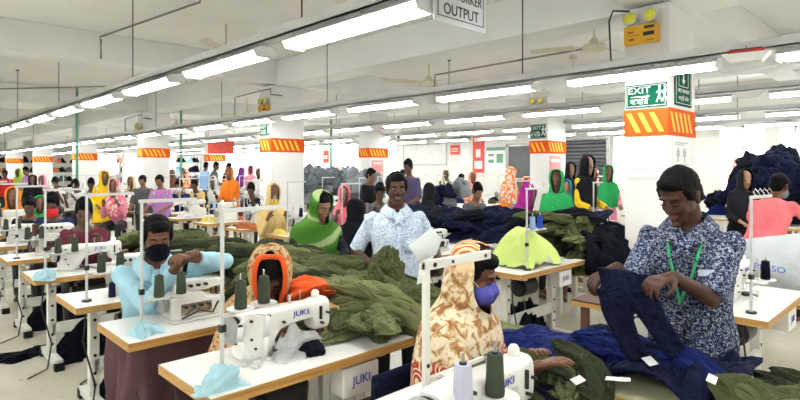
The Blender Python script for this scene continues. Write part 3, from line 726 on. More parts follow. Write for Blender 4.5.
# nearest stand: flat white posts with an arm
pw = at(426, 1.75); t = thing('thread_stand', 'flat white thread stand with a long arm in front of the patterned shawl', 'thread stand', (pw.x, pw.y, TZ))
MB().bb((-.012,-.008,0),(.012,.008,.57)).build('post', m_steel, t, bevel=.002)
MB().bb((-.012,-.010,.545),(.335,.010,.575)).build('guide_arm', m_steel, t, bevel=.002)
MB().cyl((.03,-.011,.56),(.03,-.014,.56),.008).cyl((.12,-.011,.56),(.12,-.014,.56),.006).cyl((.30,-.011,.56),(.30,-.014,.56),.006).cyl((0,-.009,.24),(0,-.012,.24),.007).build('screw', m_dark, t)
MB().cyl((0,0,0),(0,0,.015),.03).build('base', m_dark, t)
MB().box((.09,-.035,.19),(.05,.05,.012)).bb((0,-.006,.185),(.30,.006,.197)).build('spool_bar', m_steel, t)
for (px, d, m, l, k) in ((463,1.60,m_thl,'large lavender white thread cone at the bottom edge',1.15), (495,1.68,m_thg,'dark green thread cone right beside the lavender one at the bottom edge',1.1)):
    p = at(px, d, .915 if px < 480 else .925); c = cone(l, m, k); c.location = p
    q = thing('spool_holder', 'white round spool plate and pin under the '+('lavender' if px<480 else 'nearest green')+' cone', 'spool holder', (p.x,p.y,p.z-.01))
    MB().lathe([(.02,-.006),(.07,-.004),(.075,.006),(.06,.009),(.01,.008)], n=26).build('spool_plate', m_machine, q); MB().cyl((0,0,0),(0,0,.175),.0055).build('spool_pin', m_grey, q)
    MB().tube([(0,0,-.006),(0,0,TZ-p.z+.012)], .008).build('support', m_alu, q)
# paper flag on top of the post
pp = [Vector((-.05,0,.10)),Vector((.055,-.01,.005)),Vector((.07,.0,.03)),Vector((.015,0,.16))]
b = MB().add([Vector((-.085,0,.075)),Vector((-.02,-.004,.125)),Vector((.03,-.006,.165)),Vector((.075,-.008,.10)),Vector((.05,0,.03)),Vector((-.035,0,-.005))], [(0,1,4,5),(1,2,3,4)])
b.add([Vector((-.03,.012,-.005)),Vector((.035,.012,.02)),Vector((.01,.02,-.10)),Vector((-.045,.02,-.12))], [(0,1,2,3)])
o = b.build('folded_paper', mat('tracing_paper',(.72,.76,.76),.6,var=.02)); o.location = (pw.x, pw.y, TZ+.575); o.rotation_euler = (0,0,-TH); m_ = o.modifiers.new('s','SOLIDIFY'); m_.thickness = .002
o.scale = (.66,.66,.66); tag(o, 'pale folded paper stuck on top of the nearest white post', 'paper')
# white cloth strip hanging on the stand by the clear bag
b = MB(); path = [(-.10,-.03,.22),(-.105,-.03,.16),(-.06,-.035,.06),(-.03,-.035,.03),(.0,-.035,.06),(.01,-.04,.16),(.02,-.03,.245),(-.02,-.02,.262),(-.07,-.02,.255),(-.10,-.03,.23)]
for i in range(len(path)-1):
    p, q = Vector(path[i]), Vector(path[i+1]); b.add([p+Vector((-.012,0,0)),p+Vector((.014,-.004,.0)),q+Vector((.014,-.004,0)),q+Vector((-.012,0,0))],[(0,1,2,3)])
o = b.build('cloth_strip', mat('strip_white',(.8,.8,.77),.8), smooth=180); o.location = (1.19,2.09,TZ); md = o.modifiers.new('s','SOLIDIFY'); md.thickness = .002
tag(o, 'white cloth strip looped over the stand plate by the clear bag', 'cloth')

# ---------------------------------------------------------------- cloth
def bundle(seed, L, Wd, Hh, nf=5, amp=.26, nu=72, nv=46, bend=0., ends=.55):
    """crumpled garment: long folded body lying along x, flat underneath"""
    r = random.Random(seed); ph = r.uniform(0, 9); vs = []; fs = []
    for i in range(nu+1):
        t = i/nu; x = (t-.5)*L
        prof = (math.sin(PI*min(1,max(0,t)))**ends) if 0 < t < 1 else 0.02
        prof = max(prof, .03)
        for j in range(nv):
            a = 2*PI*j/nv
            w = noise.noise(Vector((t*3.2+seed, math.cos(a)*.9, math.sin(a)*.9)))
            fold = 2*abs(math.sin(nf*.5*(a + .9*w + t*1.6*math.sin(ph)) + ph))**.8-1
            cr = 2.4*abs(noise.noise(Vector((t*3.5+seed*3+a*.5, math.cos(a)*1.6, math.sin(a)*1.6))))-.8
            k = 1 + amp*(fold*.8+cr*.7) + amp*.5*(abs(math.sin(nf*1.3*a + 2.2*w + t*4*math.cos(ph)))-.6)*(.4+.6*abs(noise.noise(Vector((t*2.5,a*.7,seed+9))))*2)
            ca, sa = math.cos(a), math.sin(a)
            y = Wd/2*prof*k*ca; z = Hh*prof*(k*sa if sa > 0 else .15*sa)
            y += bend*math.sin(PI*t)*L*.3 + .04*math.sin(t*5+ph)
            xx = x + .05*L*noise.noise(Vector((a*.8, t*3, seed)))
            vs.append(Vector((xx, y, z+.0)))
    for i in range(nu):
        for j in range(nv): fs.append((i*nv+j, i*nv+(j+1) % nv, (i+1)*nv+(j+1) % nv, (i+1)*nv+j))
    fs += [tuple(range(nv))[::-1], tuple(range(nu*nv, (nu+1)*nv))]
    return MB().add(vs, fs)
def sheet(name, m, x0, x1, y0, y1, zf, amp=.03, sc=9., seed=0., n=60, dirv=(1,.35), label=None, cat='cloth', group=None, inset=.12, th=.01, wav=.06):
    """rumpled sheet over a height function; edge is irregular"""
    vs = []; fs = []
    for i in range(n+1):
        for j in range(n+1):
            s, t = i/n, j/n
            ex = wav*noise.noise(Vector((t*4, seed, s*2))); ey = wav*noise.noise(Vector((s*4, seed+5, t*2)))
            x = x0+(x1-x0)*s+ex; y = y0+(y1-y0)*t+ey
            q = Vector((x*sc*dirv[0], y*sc*dirv[1]+seed, seed))
            w = noise.noise_vector(q*.6)*1.3
            z = zf(x, y) + amp*(2.2*abs(noise.noise(q+w))-.5) + amp*.25*noise.noise(q*2.7)
            e = min(s, 1-s, t, 1-t)/inset
            if e < 1: z = zf(x, y) + (z-zf(x, y))*e
            vs.append(Vector((x, y, z)))
    for i in range(n):
        for j in range(n): a = i*(n+1)+j; fs.append((a, a+1, a+n+2, a+n+1))
    o = MB().add(vs, fs).build(name, m, smooth=180)
    md = o.modifiers.new('s', 'SOLIDIFY'); md.thickness = th; md.offset = 1
    if label: tag(o, label, cat, group)
    return o
bm_var = [bundle(3,1.0,.26,.13,5).mesh('g1',180), bundle(11,.9,.28,.12,6,.24,bend=.4).mesh('g2',180), bundle(23,1.1,.24,.11,5,.26,bend=-.3).mesh('g3',180), bundle(31,.75,.36,.16,7,.22).mesh('g4',180), bundle(47,.9,.32,.11,8,.26,bend=.3).mesh('g5',180)]
def bmesh_of(k, m):
    me = bm_var[k].copy(); me.materials.clear(); me.materials.append(m); return me
BMM = {}
def garment(k, m, loc, rz, s, label, group, tilt=(0,0), cat='garment', name='crumpled_garment'):
    key = (k, m.name)
    if key not in BMM: BMM[key] = bmesh_of(k, m)
    o = bpy.data.objects.new(name, BMM[key]); C.objects.link(o)
    o.location = loc; o.rotation_euler = (tilt[0], tilt[1], rz); o.scale = s if isinstance(s, tuple) else (s,)*3
    return tag(o, label, cat, group)
def heap(n, x0, x1, y0, y1, zf, mats, label, group, seed=1, smin=.7, smax=1.05, name='crumpled_garment', long=None, lo=.35):
    r = random.Random(seed)
    for i in range(n):
        x = r.uniform(x0, x1); y = r.uniform(y0, y1); z = zf(x, y)*(lo+(1-lo)*((i+1)/n)) if zf else 0
        s = r.uniform(smin, smax)
        rz = r.uniform(-.6,.6)+(long if long is not None else r.choice((0, PI/2, .8)))
        garment(r.randrange(5), r.choice(mats), (x, y, BASE+z), rz, (s, s, s*r.uniform(.8,1.2)), label, group, (r.uniform(-.3,.3), r.uniform(-.3,.3)), name=name)
# bench strip between sewing line and standing people
def bench(label, x0, x1, y0, y1, z, m=m_top, name='work_bench', legm=m_steel):
    t = thing(name, label, 'bench', ((x0+x1)/2, (y0+y1)/2, 0)); a, b = (x1-x0)/2, (y1-y0)/2
    MB().bb((-a,-b,z-.014),(a,b,z)).build('benchtop', m, t); MB().bb((-a-.004,-b-.004,z-.045),(a+.004,b+.004,z-.0141)).build('edge_band', m_wood, t)
    for sx in (-1,1):
        for sy in (-1,1): MB().bb((sx*(a-.06)-.025,sy*(b-.08)-.025,0),(sx*(a-.06)+.025,sy*(b-.08)+.025,z-.045)).build('leg', legm, t)
    return t
m_kraft = mat('kraft_top', (.60,.60,.38), .5, var=.05)
bench('low work bench with a pale yellow top at the bottom edge, under navy trousers', 2.08, 2.50, -.10, 1.60, .75, m_kraft)
bench('white work bench behind the patterned shawl, with a flat olive cloth', 2.08, 2.56, 1.62, 3.00, .75)
bench('work bench buried in olive garments behind the orange edged shawl', 2.08, 2.56, 3.02, 4.6, .72)
bench('work bench with olive garments behind the masked man', 2.08, 2.56, 4.62, 6.4, .72)
bench('work bench with navy garments beyond the lime green cloth', 4.98, 5.60, 3.05, 5.6, .72)
bench('work bench with the olive heap beside the nearest pillar', 4.98, 5.60, 2.30, 3.03, .62)
bench('work bench carrying a big pale sack behind the tall man', 4.95, 5.60, .2, 1.7, .62)
b_ = bench('small brown wooden table with a thin yellow edge, behind the held navy trousers', 3.80, 4.5, 1.62, 2.05, .64, m_brown, 'side_table', m_brown)
# olive heap (main)
BASE = .74
def zmain(x, y):
    return .10+.10*math.exp(-((y-3.9)/.7)**2)
for i in range(9): pass
heap(80, 1.95, 2.45, 2.1, 4.5, zmain, [m_olive, m_olive, m_olive3, m_olive2], 'olive trousers crumpled in the big heap right of the orange edged shawl', 'olive garments in the big central heap', seed=4, long=R(120), smin=.55, smax=.9)
heap(30, 1.95, 2.4, 4.5, 6.2, lambda x,y: .14, [m_olive, m_olive3, m_olive2, m_olive], 'olive trousers lying in the heap right behind the masked man in light blue', 'olive garments behind the masked man', seed=9, long=R(90), smin=.55, smax=.9)
heap(6, 1.72, 1.95, 2.05, 2.35, lambda x,y: .07, [m_olive, m_olive3], 'olive garment spilling onto the table right of the clear bag', 'olive garments spilling onto the nearest full table', seed=12, smin=.40, smax=.6, long=R(40))
heap(5, 1.8, 2.1, 3.1, 3.3, lambda x,y: .08, [m_olive2, m_olive], 'olive garment between the masked man and the orange edged shawl', 'olive garments between the two seated workers', seed=13, smin=.4, smax=.7)
rm = bundle(77,.36,.26,.28,9,.16,60,90,ends=.22).mesh('roll',180); o = link('rolled_garment', rm, m_olive); o.location = at(384,3.5,.83); o.rotation_euler = (0,R(-8),R(75)); tag(o, 'tall rounded olive roll of trousers in front of the man in a pale blue shirt', 'garment')
garment(0, m_olive3, at(352,3.1,.84), R(-30), (.8,.5,.4), 'pale olive trouser leg draped on top of the central heap', None)
# flat olive cloth on white bench, navy spread, front olive heap
zt = lambda x, y: .757
sheet('flat_cloth', m_olive3, 2.14, 2.55, 1.50, 2.12, zt, .018, 8, 3., label='pale olive cloth lying flat on the white bench behind the patterned shawl')
def znav(x, y): return .77+.05*math.exp(-((y-.7)/.5)**2)+.03*math.sin(x*9+y*4)
sheet('spread_trousers', m_blue2, 2.02, 2.62, .95, 1.62, znav, .04, 7, 9., label='bright blue part of the navy cloth spread on the bench, near the patterned woman\'s hands', dirv=(.5,1.2))
sheet('spread_trousers', m_navy, 2.08, 2.60, .56, 1.25, lambda x,y: .80+.045*math.sin(y*9+x*6), .05, 8, 14., label='navy trousers spread on the bench in front of the tall man', dirv=(.6,1.2))
BASE = .78
heap(5, 2.28, 2.46, .72, 1.05, lambda x,y: .05, [m_navy, m_blue2], 'crumpled navy garment on the bench in front of the tall man', 'navy garments in front of the tall man', seed=33, smin=.35, smax=.55, long=R(100))
BASE = .76
heap(7, 1.72, 1.98, 1.00, 1.28, lambda x,y: .05, [m_olive, m_olive2, m_olive], 'olive garment under the patterned woman\'s hands', 'olive garments under the patterned woman\'s hands', seed=21, smin=.38, smax=.55)
heap(5, 1.55, 1.8, 1.1, 1.2, lambda x,y: .02, [m_inky, m_olive2], 'black cloth below the patterned woman\'s forearms', 'dark cloth below the patterned woman\'s forearms', seed=22, smin=.3, smax=.45)
heap(12, 2.0, 2.38, .10, .50, lambda x,y: .06, [m_olive, m_olive3, m_olive2], 'olive garment at the bottom right corner of the photo', 'olive garments at the bottom right corner', seed=25, smin=.4, smax=.6)
# tags
for (px, py, z, w, h, rz, m, l) in ((578,380,.93,.045,.028,.5,mat('pink_tag',(.80,.58,.60),.7,var=.02),'pale pink paper tag on the olive garment by the patterned woman\'s hands'), (618,379,.87,.085,.02,-.6,m_paper,'thin white tag lying on navy cloth left of the middle'), (712,379,.90,.055,.03,.9,m_paper,'white label on the navy cloth below the tall man'), (650,361,.87,.04,.05,.2,m_paper,'white slip between the hanging trouser legs')):
    p = atz(px,py,z); o = MB().box((0,0,0),(w,h,.002),(R(18),R(-8),0)).build('paper_tag', m); o.location = p; o.rotation_euler = (0,0,rz-TH); tag(o, l, 'tag')
# navy heaps beyond
BASE = .72
heap(22, 5.05, 5.5, 3.1, 5.3, lambda x,y: .30, [m_navy, m_inky], 'navy garment in the long dark heap left of the lime green cloth', 'navy garments left of the lime green cloth', seed=41, smin=.9, smax=1.2, long=R(90))
BASE = .60
heap(34, 5.0, 5.3, 2.5, 3.15, lambda x,y: .50, [m_olive, m_olive3, m_olive], 'olive trousers in the tall heap right of the lime green cloth', 'olive garments right of the lime green cloth', seed=42, smin=.45, smax=.7, long=R(0), lo=0)
heap(9, 4.98, 5.2, 2.9, 3.3, lambda x,y: .34, [m_olive, m_olive2], 'olive trousers low in the heap directly behind the lime green cloth', 'olive garments low behind the lime green cloth', seed=46, smin=.5, smax=.7, long=R(60), lo=0)
heap(5, 5.0, 5.2, 2.5, 2.62, lambda x,y: .36, [m_inky, m_inky], 'black garment in the heap touching the nearest pillar', 'black garments against the nearest pillar', seed=43, smin=.45, smax=.6, long=R(90))
for i_ in range(3): garment(3, m_inky, at(604+i_*4,5.25+i_*.1,.64+i_*.12), R(80+i_*30), (.75,1.0,2.2-.5*i_), 'smooth black bundle bulging against the nearest pillar', 'black bundles against the nearest pillar')
BASE = .98
heap(3, 5.3, 5.5, 2.6, 3.0, lambda x,y: .12, [m_navy, m_inky], 'dark blue garment on top, behind the tall olive heap', 'dark blue garments behind the tall olive heap', seed=44, smin=.7, smax=.9)
# pale sack with blue letters
o_s = thing('woven_sack', 'big pale woven sack with blue print behind the tall man', 'sack', (5.22,.85,.625))
b = MB()
for k in range(1): pass
me = fuse(MB().ell((0,0,.2),(.30,.62,.27)).box((0,0,.12),(.5,1.1,.24)), .02, 12, warp=lambda p: .02*(1-2*abs(noise.noise(p*Vector((3,3,5)).x)))+.012*noise.noise(p*7))
link('sack_body', me, mat('sack_white', (.42,.45,.46), .6, var=.05, scale=5, bump=.3, bscale=40), o_s)
t_ = text('lettering', 'PERSO', .065, mat('print_blue',(.02,.12,.55),.6), o_s, (-.325,.16,.24), (R(90),R(4),R(-90)), sx=1.1)
# lime cloth over a machine
def lime(x, y):
    dx = (x-4.31)/.28; dy = (y-2.78)/.22
    return TZ+.012+.33*max(0, 1-max(abs(dx)**3.2, abs(dy)**2.4)*1.0)*(.88+.12*math.cos(dx*3+1))
sheet('cloth_cover', mat('lime_cloth', (.60,.74,.22), .8, var=.05, scale=4), 4.03, 4.56, 2.57, 3.02, lime, .016, 8, 3, label='lime green cloth draped over a machine in front of the olive heap', th=.004, dirv=(1,1))
# light blue rags
def rag(x, y, z, s, l, seed, tz=0):
    o = bundle(seed, .2*s, .14*s, .075*s, 6, .42, 44, 34).build('rag', m_ltblue, smooth=180); o.location = (x,y,z); o.rotation_euler = (0,0,tz); return tag(o, l, 'rag')
rag(1.04,2.97,TZ,.75,'light blue rag at the corner of the table with plum cloth',5,.5)
rag(.985,2.07,TZ,.95,'light blue rag at the corner of the table with the clear bag',8,.9)
rag(1.0,4.95+.1,TZ-.0,.9,'light blue rag hanging at the corner of a left table',15,.2)
# clear bag with black contents
pb = atz(297,352,TZ); t = thing('plastic_bag', 'crumpled clear plastic bag with black cloth on the nearest full table', 'bag', (pb.x,pb.y,TZ))
b = bundle(61,.30,.19,.10,7,.35,50,30); b.build('plastic_film', m_plastic, t, smooth=180)
b = bundle(62,.21,.11,.05,5,.25,40,24); b.v = [p+Vector((.035,-.03,.004)) for p in b.v]; b.build('black_contents', m_inky, t, smooth=180)
# plum cloth hanging under table
b = MB(); n = 60; P0 = [(.935,3.36),(.93,2.93),(.98,2.90),(1.20,2.91),(1.45,2.93),(1.75,3.0)]
def along(path, t):
    ds = [math.dist(path[i], path[i+1]) for i in range(len(path)-1)]; L_ = sum(ds)*t
    for i, dd in enumerate(ds):
        if L_ <= dd or i == len(ds)-1: k = L_/dd; return (path[i][0]+(path[i+1][0]-path[i][0])*k, path[i][1]+(path[i+1][1]-path[i][1])*k)
        L_ -= dd
vs = []; fs = []
for j in range(24):
    tz_ = j/23
    for i in range(n+1):
        x, y = along(P0, i/n); q = noise.noise(Vector((i*.22, tz_*1.5, 2)))*.05*(.3+tz_) + .018*math.sin(i*.9+tz_*2)*tz_
        vs.append(Vector((x+q+.03, y+q+.05*tz_+.03, .71-tz_*.58-.03*math.sin(i*.2)*tz_)))
for j in range(23):
    for i in range(n): a = j*(n+1)+i; fs.append((a,a+1,a+n+2,a+n+1))
o = MB().add(vs, fs).build('hanging_cloth', m_plum, smooth=180); md = o.modifiers.new('s','SOLIDIFY'); md.thickness = .004
tag(o, 'plum brown cloth hanging beneath the edge of a sewing table', 'cloth')
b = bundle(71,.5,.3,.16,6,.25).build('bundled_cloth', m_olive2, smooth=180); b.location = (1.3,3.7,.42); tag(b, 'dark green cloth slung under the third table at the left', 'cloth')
# navy chair cover near patterned woman
t = thing('chair', 'dark navy covered chair at the bottom, left of the patterned shawl', 'chair', at(376,2.55), R(0))
MB().bb((-.16,-.16,.44),(.16,.16,.48)).build('seat', m_brown, t)
MB().bb((-.17,-.19,.46),(.17,-.15,.74)).build('backrest', m_navy, t, bevel=.015)
for sx in (-1,1):
    for sy in (-1,1): MB().bb((sx*.14-.015,sy*.14-.015,0),(sx*.14+.015,sy*.14+.015,.44)).build('leg', m_dark, t)
# floor scraps
for i, (px, py, s) in enumerate(((20,356,1.4),(42,352,1.0),(8,360,.9),(70,362,.5))):
    o = bundle(80+i,.4*s,.16,.035,9,.5,60,26).build('cloth_scrap', m_inky); o.location = atz(px,py,0); o.rotation_euler = (0,0,R(-30)); tag(o, ['long dark heap of cloth offcuts on the floor at the left','dark offcuts at the right end of the floor heap','dark offcuts on the floor at the very left edge','small dark cloth scrap on the floor near a table foot'][i], 'scrap')
pipe('black cable lying across the floor by the second table', [atz(100,372,.008), atz(80,384,.008), atz(108,396,.008), atz(118,400,.008)], .006, m_cable, 'floor_cable', 'cable')
o = thing('lime_mat','x','mat') if False else None

# ---------------------------------------------------------------- background machines, tables
bt = make_table('x', 1.1, .5, False); bt_first = True
bl = overlock('x'); bj = lockstitch('x')
for ch in list(bj.children):
    if ch.name.startswith(('lettering','screw','knee','oil','thread_pin','face')): bpy.data.objects.remove(ch)
for ch in list(bl.children):
    if ch.name.startswith(('lever','tension','side')): bpy.data.objects.remove(ch)
bs = thread_stand('x')
for ch in list(bs.children):
    if ch.name.startswith(('eyelet','clamp','base')): bpy.data.objects.remove(ch)
HEAPS = [(333,188,13.5),(765,178,8.9),(797,192,7.4),(712,200,9.3),(450,196,9.5)]
def nearheap(x, y):
    return any(abs(at(a,c).x-x) < 1.3 and abs(at(a,c).y-y) < .7 for a,b_,c in HEAPS)
rowsB = [(1.47, 9.0, 26, 1.15, 'in the near line beyond the sixth table'), (4.36, 5.1, 26, 1.15, 'in the line passing in front of the second pillar'), (7.0, 2.2, 26, 1.15, 'in the first line beyond the nearest pillar'),
         (8.5, 1.9, 26, 1.2, 'in the second line beyond the nearest pillar'), (10.9, 3.0, 27, 1.3, 'in the line just beyond the shutter pillar'), (12.6, 3.2, 28, 1.4, 'in the line nearest the windowed wall')]
thm = [m_thg, m_thn, m_thlb, m_thw, m_thg]
CN = [cg] + [None]*4
bcones = []
for i, m in enumerate(thm):
    c = cone('x', m, 1.0); bcones.append(c)
rr = random.Random(5)
bpos = []
bcloth_m = [mat('bg_sky_cloth',(.25,.45,.60),.8), mat('bg_rust_cloth',(.45,.14,.05),.8), mat('bg_yellow_cloth',(.75,.60,.15),.8), mat('bg_white_cloth',(.72,.72,.70),.8), m_navy, m_olive, mat('bg_grey_cloth',(.20,.22,.23),.8), m_navy, mat('bg_white_cloth2',(.72,.72,.70),.8)]
for (x, ya, ye, pitch, desc) in rowsB:
    y = ya; n = 0
    while y < ye:
        px, py, d = proj((x, y, 1.))
        if -60 < px < 860 and not nearheap(x, y):
            dup(bt, (x,y,0), 0, 'white sewing table '+desc, 'tables '+desc); add_tb(x,y,1.1,.5)
            src = bj if rr.random() < .5 else bl
            dup(src, (x-.1+rr.uniform(-.05,.08),y,TZ), 0, 'white sewing machine '+desc, 'machines '+desc, s=1.12)
            k = .95+rr.random()*.1
            dup(bs, (x-.45,y-.12,TZ), rr.uniform(-.15,.15), 'thread stand '+desc, 'thread stands '+desc)
            if d < 13:
                for xx in (.09,.21): dup(rr.choice(bcones), (x-.45+xx,y-.12,TZ+CONEZ), 0, 'thread cone on a stand '+desc, 'thread cones '+desc)
            for _k in range(2 if d < 16 else 0):
                m = rr.choice(bcloth_m); s = rr.uniform(.3,.5)
                garment(rr.randrange(5), m, (x+(.32 if _k else -.36)+rr.uniform(-.05,.05), y+rr.uniform(-.1,.1), TZ), rr.uniform(0,3), (s,s*1.3,s*1.7), m.name.replace('_',' ').replace('bg ','').replace('2','').replace(' cloth','')+' cloth on a table '+desc, m.name.replace('2','')+' pieces '+desc, cat='cloth', name='cloth_piece')
        y += pitch; n += 1
for o in (bt, bl, bj, bs, *bcones):
    for ch in list(o.children_recursive): bpy.data.objects.remove(ch)
    bpy.data.objects.remove(o)
BASE = .70
# grey and dark heaps far away
def farheap(px, py, d, n, mats, s, lab, grp, sp=.5, h=.35, seed=1):
    r = random.Random(seed); c = pxy(px, py, d); b0 = max(.0, c.z-h*.6)
    t = bench('plain trestle under the '+grp, c.x-.75, c.x+.75, c.y-.4, c.y+.4, max(.4,b0))
    for i in range(n):
        garment(r.randrange(5), r.choice(mats), (c.x+r.uniform(-sp,sp), c.y+r.uniform(-.25,.25), b0+h*(i/n)*.8), r.uniform(0,3), (s*.6,s*1.25,s*1.9*r.uniform(.8,1.2)), lab, grp, (r.uniform(-.3,.3),r.uniform(-.3,.3)))
m_gcl = mat('bg_grey_cloth',(.20,.22,.23),.8); m_bgc = mat('slate_cloth', (.10,.12,.13), .85, var=.3, scale=8)
farheap(338,186,12.8,34,[m_bgc,m_gcl],1.5,'slate grey garment in the distant heap behind the green striped shawl','slate garments in the distant heap',.9,.6,51)
farheap(767,174,8.9,22,[m_navy,m_inky],1.2,'navy garment in the heap before the right windows','navy garments before the right windows',.5,.8,52)
farheap(797,192,7.4,20,[m_navy,m_inky],.95,'navy garment in the heap at the right edge of the photo','navy garments at the right edge',.4,.7,53)
farheap(712,200,9.3,6,[m_navy,m_blue2,m_inky],.8,'dark blue garment in the heap left of the girl in a black shawl','dark blue garments left of the girl in a black shawl',.3,.4,54)
farheap(450,196,9.5,7,[m_navy,m_inky,m_gcl],.8,'dark garment in the small heap right of the plaid shirt','dark garments right of the plaid shirt',.4,.3,55)
o = None

# storage racks with dark goods along the far wall
def rack(label, x, y, n, first=None):
    t = thing('storage_rack', label, 'rack', (x,y,0))
    for k in range(4): MB().bb((-1.0,-.25,.3+k*.55),(1.0,.25,.34+k*.55)).build('shelf', m_grey, t)
    for sx in (-1,1):
        for sy in (-1,1): MB().bb((sx*.98-.03,sy*.23-.03,0),(sx*.98+.03,sy*.23+.03,2.35)).build('upright', m_grey, t)
    return t
for i, (px, d, l) in enumerate(((16,31,'grey storage rack of dark bundles behind the first pillars at the far left'),(64,33,'grey storage rack of dark bundles between the far left pillars'),(137,31,'grey storage rack of dark bundles left of the third pillar in line'),(182,30,'grey storage rack of folded pale and dark goods right of the third pillar'))):
    q = at(px,d); rack(l, q.x, q.y, i)
    g = l.replace('grey storage rack of ','').replace('folded ','')
    for k in range(4):
        for j in range(5):
            m = rr.choice([m_inky, m_bgc, m_navy, m_inky, MT['bg_rust_cloth'] if i != 3 else MT['bg_sky_cloth']])
            garment(rr.randrange(5), m, (q.x-.78+j*.39, q.y, .34+k*.55), PI/2, (.42,1.2,2.2), 'bundle on a shelf among the '+g, 'bundles among the '+g, name='cloth_bundle', cat='bundle')

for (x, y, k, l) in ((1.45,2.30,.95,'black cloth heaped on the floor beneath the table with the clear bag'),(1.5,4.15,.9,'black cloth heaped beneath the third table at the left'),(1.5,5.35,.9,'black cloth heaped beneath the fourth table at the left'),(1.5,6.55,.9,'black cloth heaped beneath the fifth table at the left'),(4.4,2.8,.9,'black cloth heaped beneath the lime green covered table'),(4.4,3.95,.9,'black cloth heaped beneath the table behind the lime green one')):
    garment(4, m_inky, (x,y,0), .1, (k,k*1.1,3.1), l, None, name='dark_filler', cat='cloth')  # black bundles added on the floor to deepen the dark under the tables
# ---------------------------------------------------------------- people
def rotm(pitch, yaw, roll=0):
    # head frame: pitch down (+ looks down), yaw + turns to the person's left (-x), roll
    return Matrix.Rotation(yaw,3,'Z') @ Matrix.Rotation(-pitch,3,'X') @ Matrix.Rotation(roll,3,'Y')
def ik(S, T, l1, l2, pole):
    S, T = Vector(S), Vector(T); d = T-S; L_ = d.length; mx = (l1+l2)*.985
    if L_ > mx: T = S + d.normalized()*mx; d = T-S; L_ = mx
    a = (l1*l1-l2*l2+L_*L_)/(2*L_); h = math.sqrt(max(1e-6, l1*l1-a*a)); n = d.normalized()
    p = Vector(pole); p = (p - n*p.dot(n)).normalized()
    return S + n*a + p*h, T
def hand(mb, wrist, fore, normal, side, curl=.5, s=1., spread=1.):
    """palm + four fingers + thumb; fore = direction of the fingers, normal = out of the palm's inner side"""
    f = fore.normalized(); nrm = (normal - f*normal.dot(f)).normalized(); l = f.cross(nrm)*side   # l points to the thumb side
    P = lambda a, b, c: wrist + f*a*s + l*b*s + nrm*c*s
    mb.cap(P(-.01,0,0), P(.03,0,0), .026*s, .024*s, n=10)
    for b in (-.027,-.009,.009,.027): mb.cap(P(.02,b*.6,0), P(.082,b,.0), .0155*s, .0125*s, n=8)
    for b, ln in ((-.031,.060),(-.0105,.074),(.0105,.080),(.031,.070)):
        p = P(.082,b,0); a = 0.; seg = ln*.42
        for k, w in enumerate((.0098,.0088,.0078)):
            a += curl*(.55 if k == 0 else .8); q = p + (f*math.cos(a) + nrm*math.sin(a) + l*(b*2.2*spread)).normalized()*seg*s
            mb.cap(p, q, w*s, w*.93*s, n=8); p = q; seg *= .8
    p = P(.015,.028,.004); q = P(.05,.052,.018+.01*curl); r_ = P(.078,.056-.012*curl,.03+.02*curl)
    mb.cap(p, q, .0125*s, .0105*s, n=8); mb.cap(q, r_, .0100*s, .0085*s, n=8)
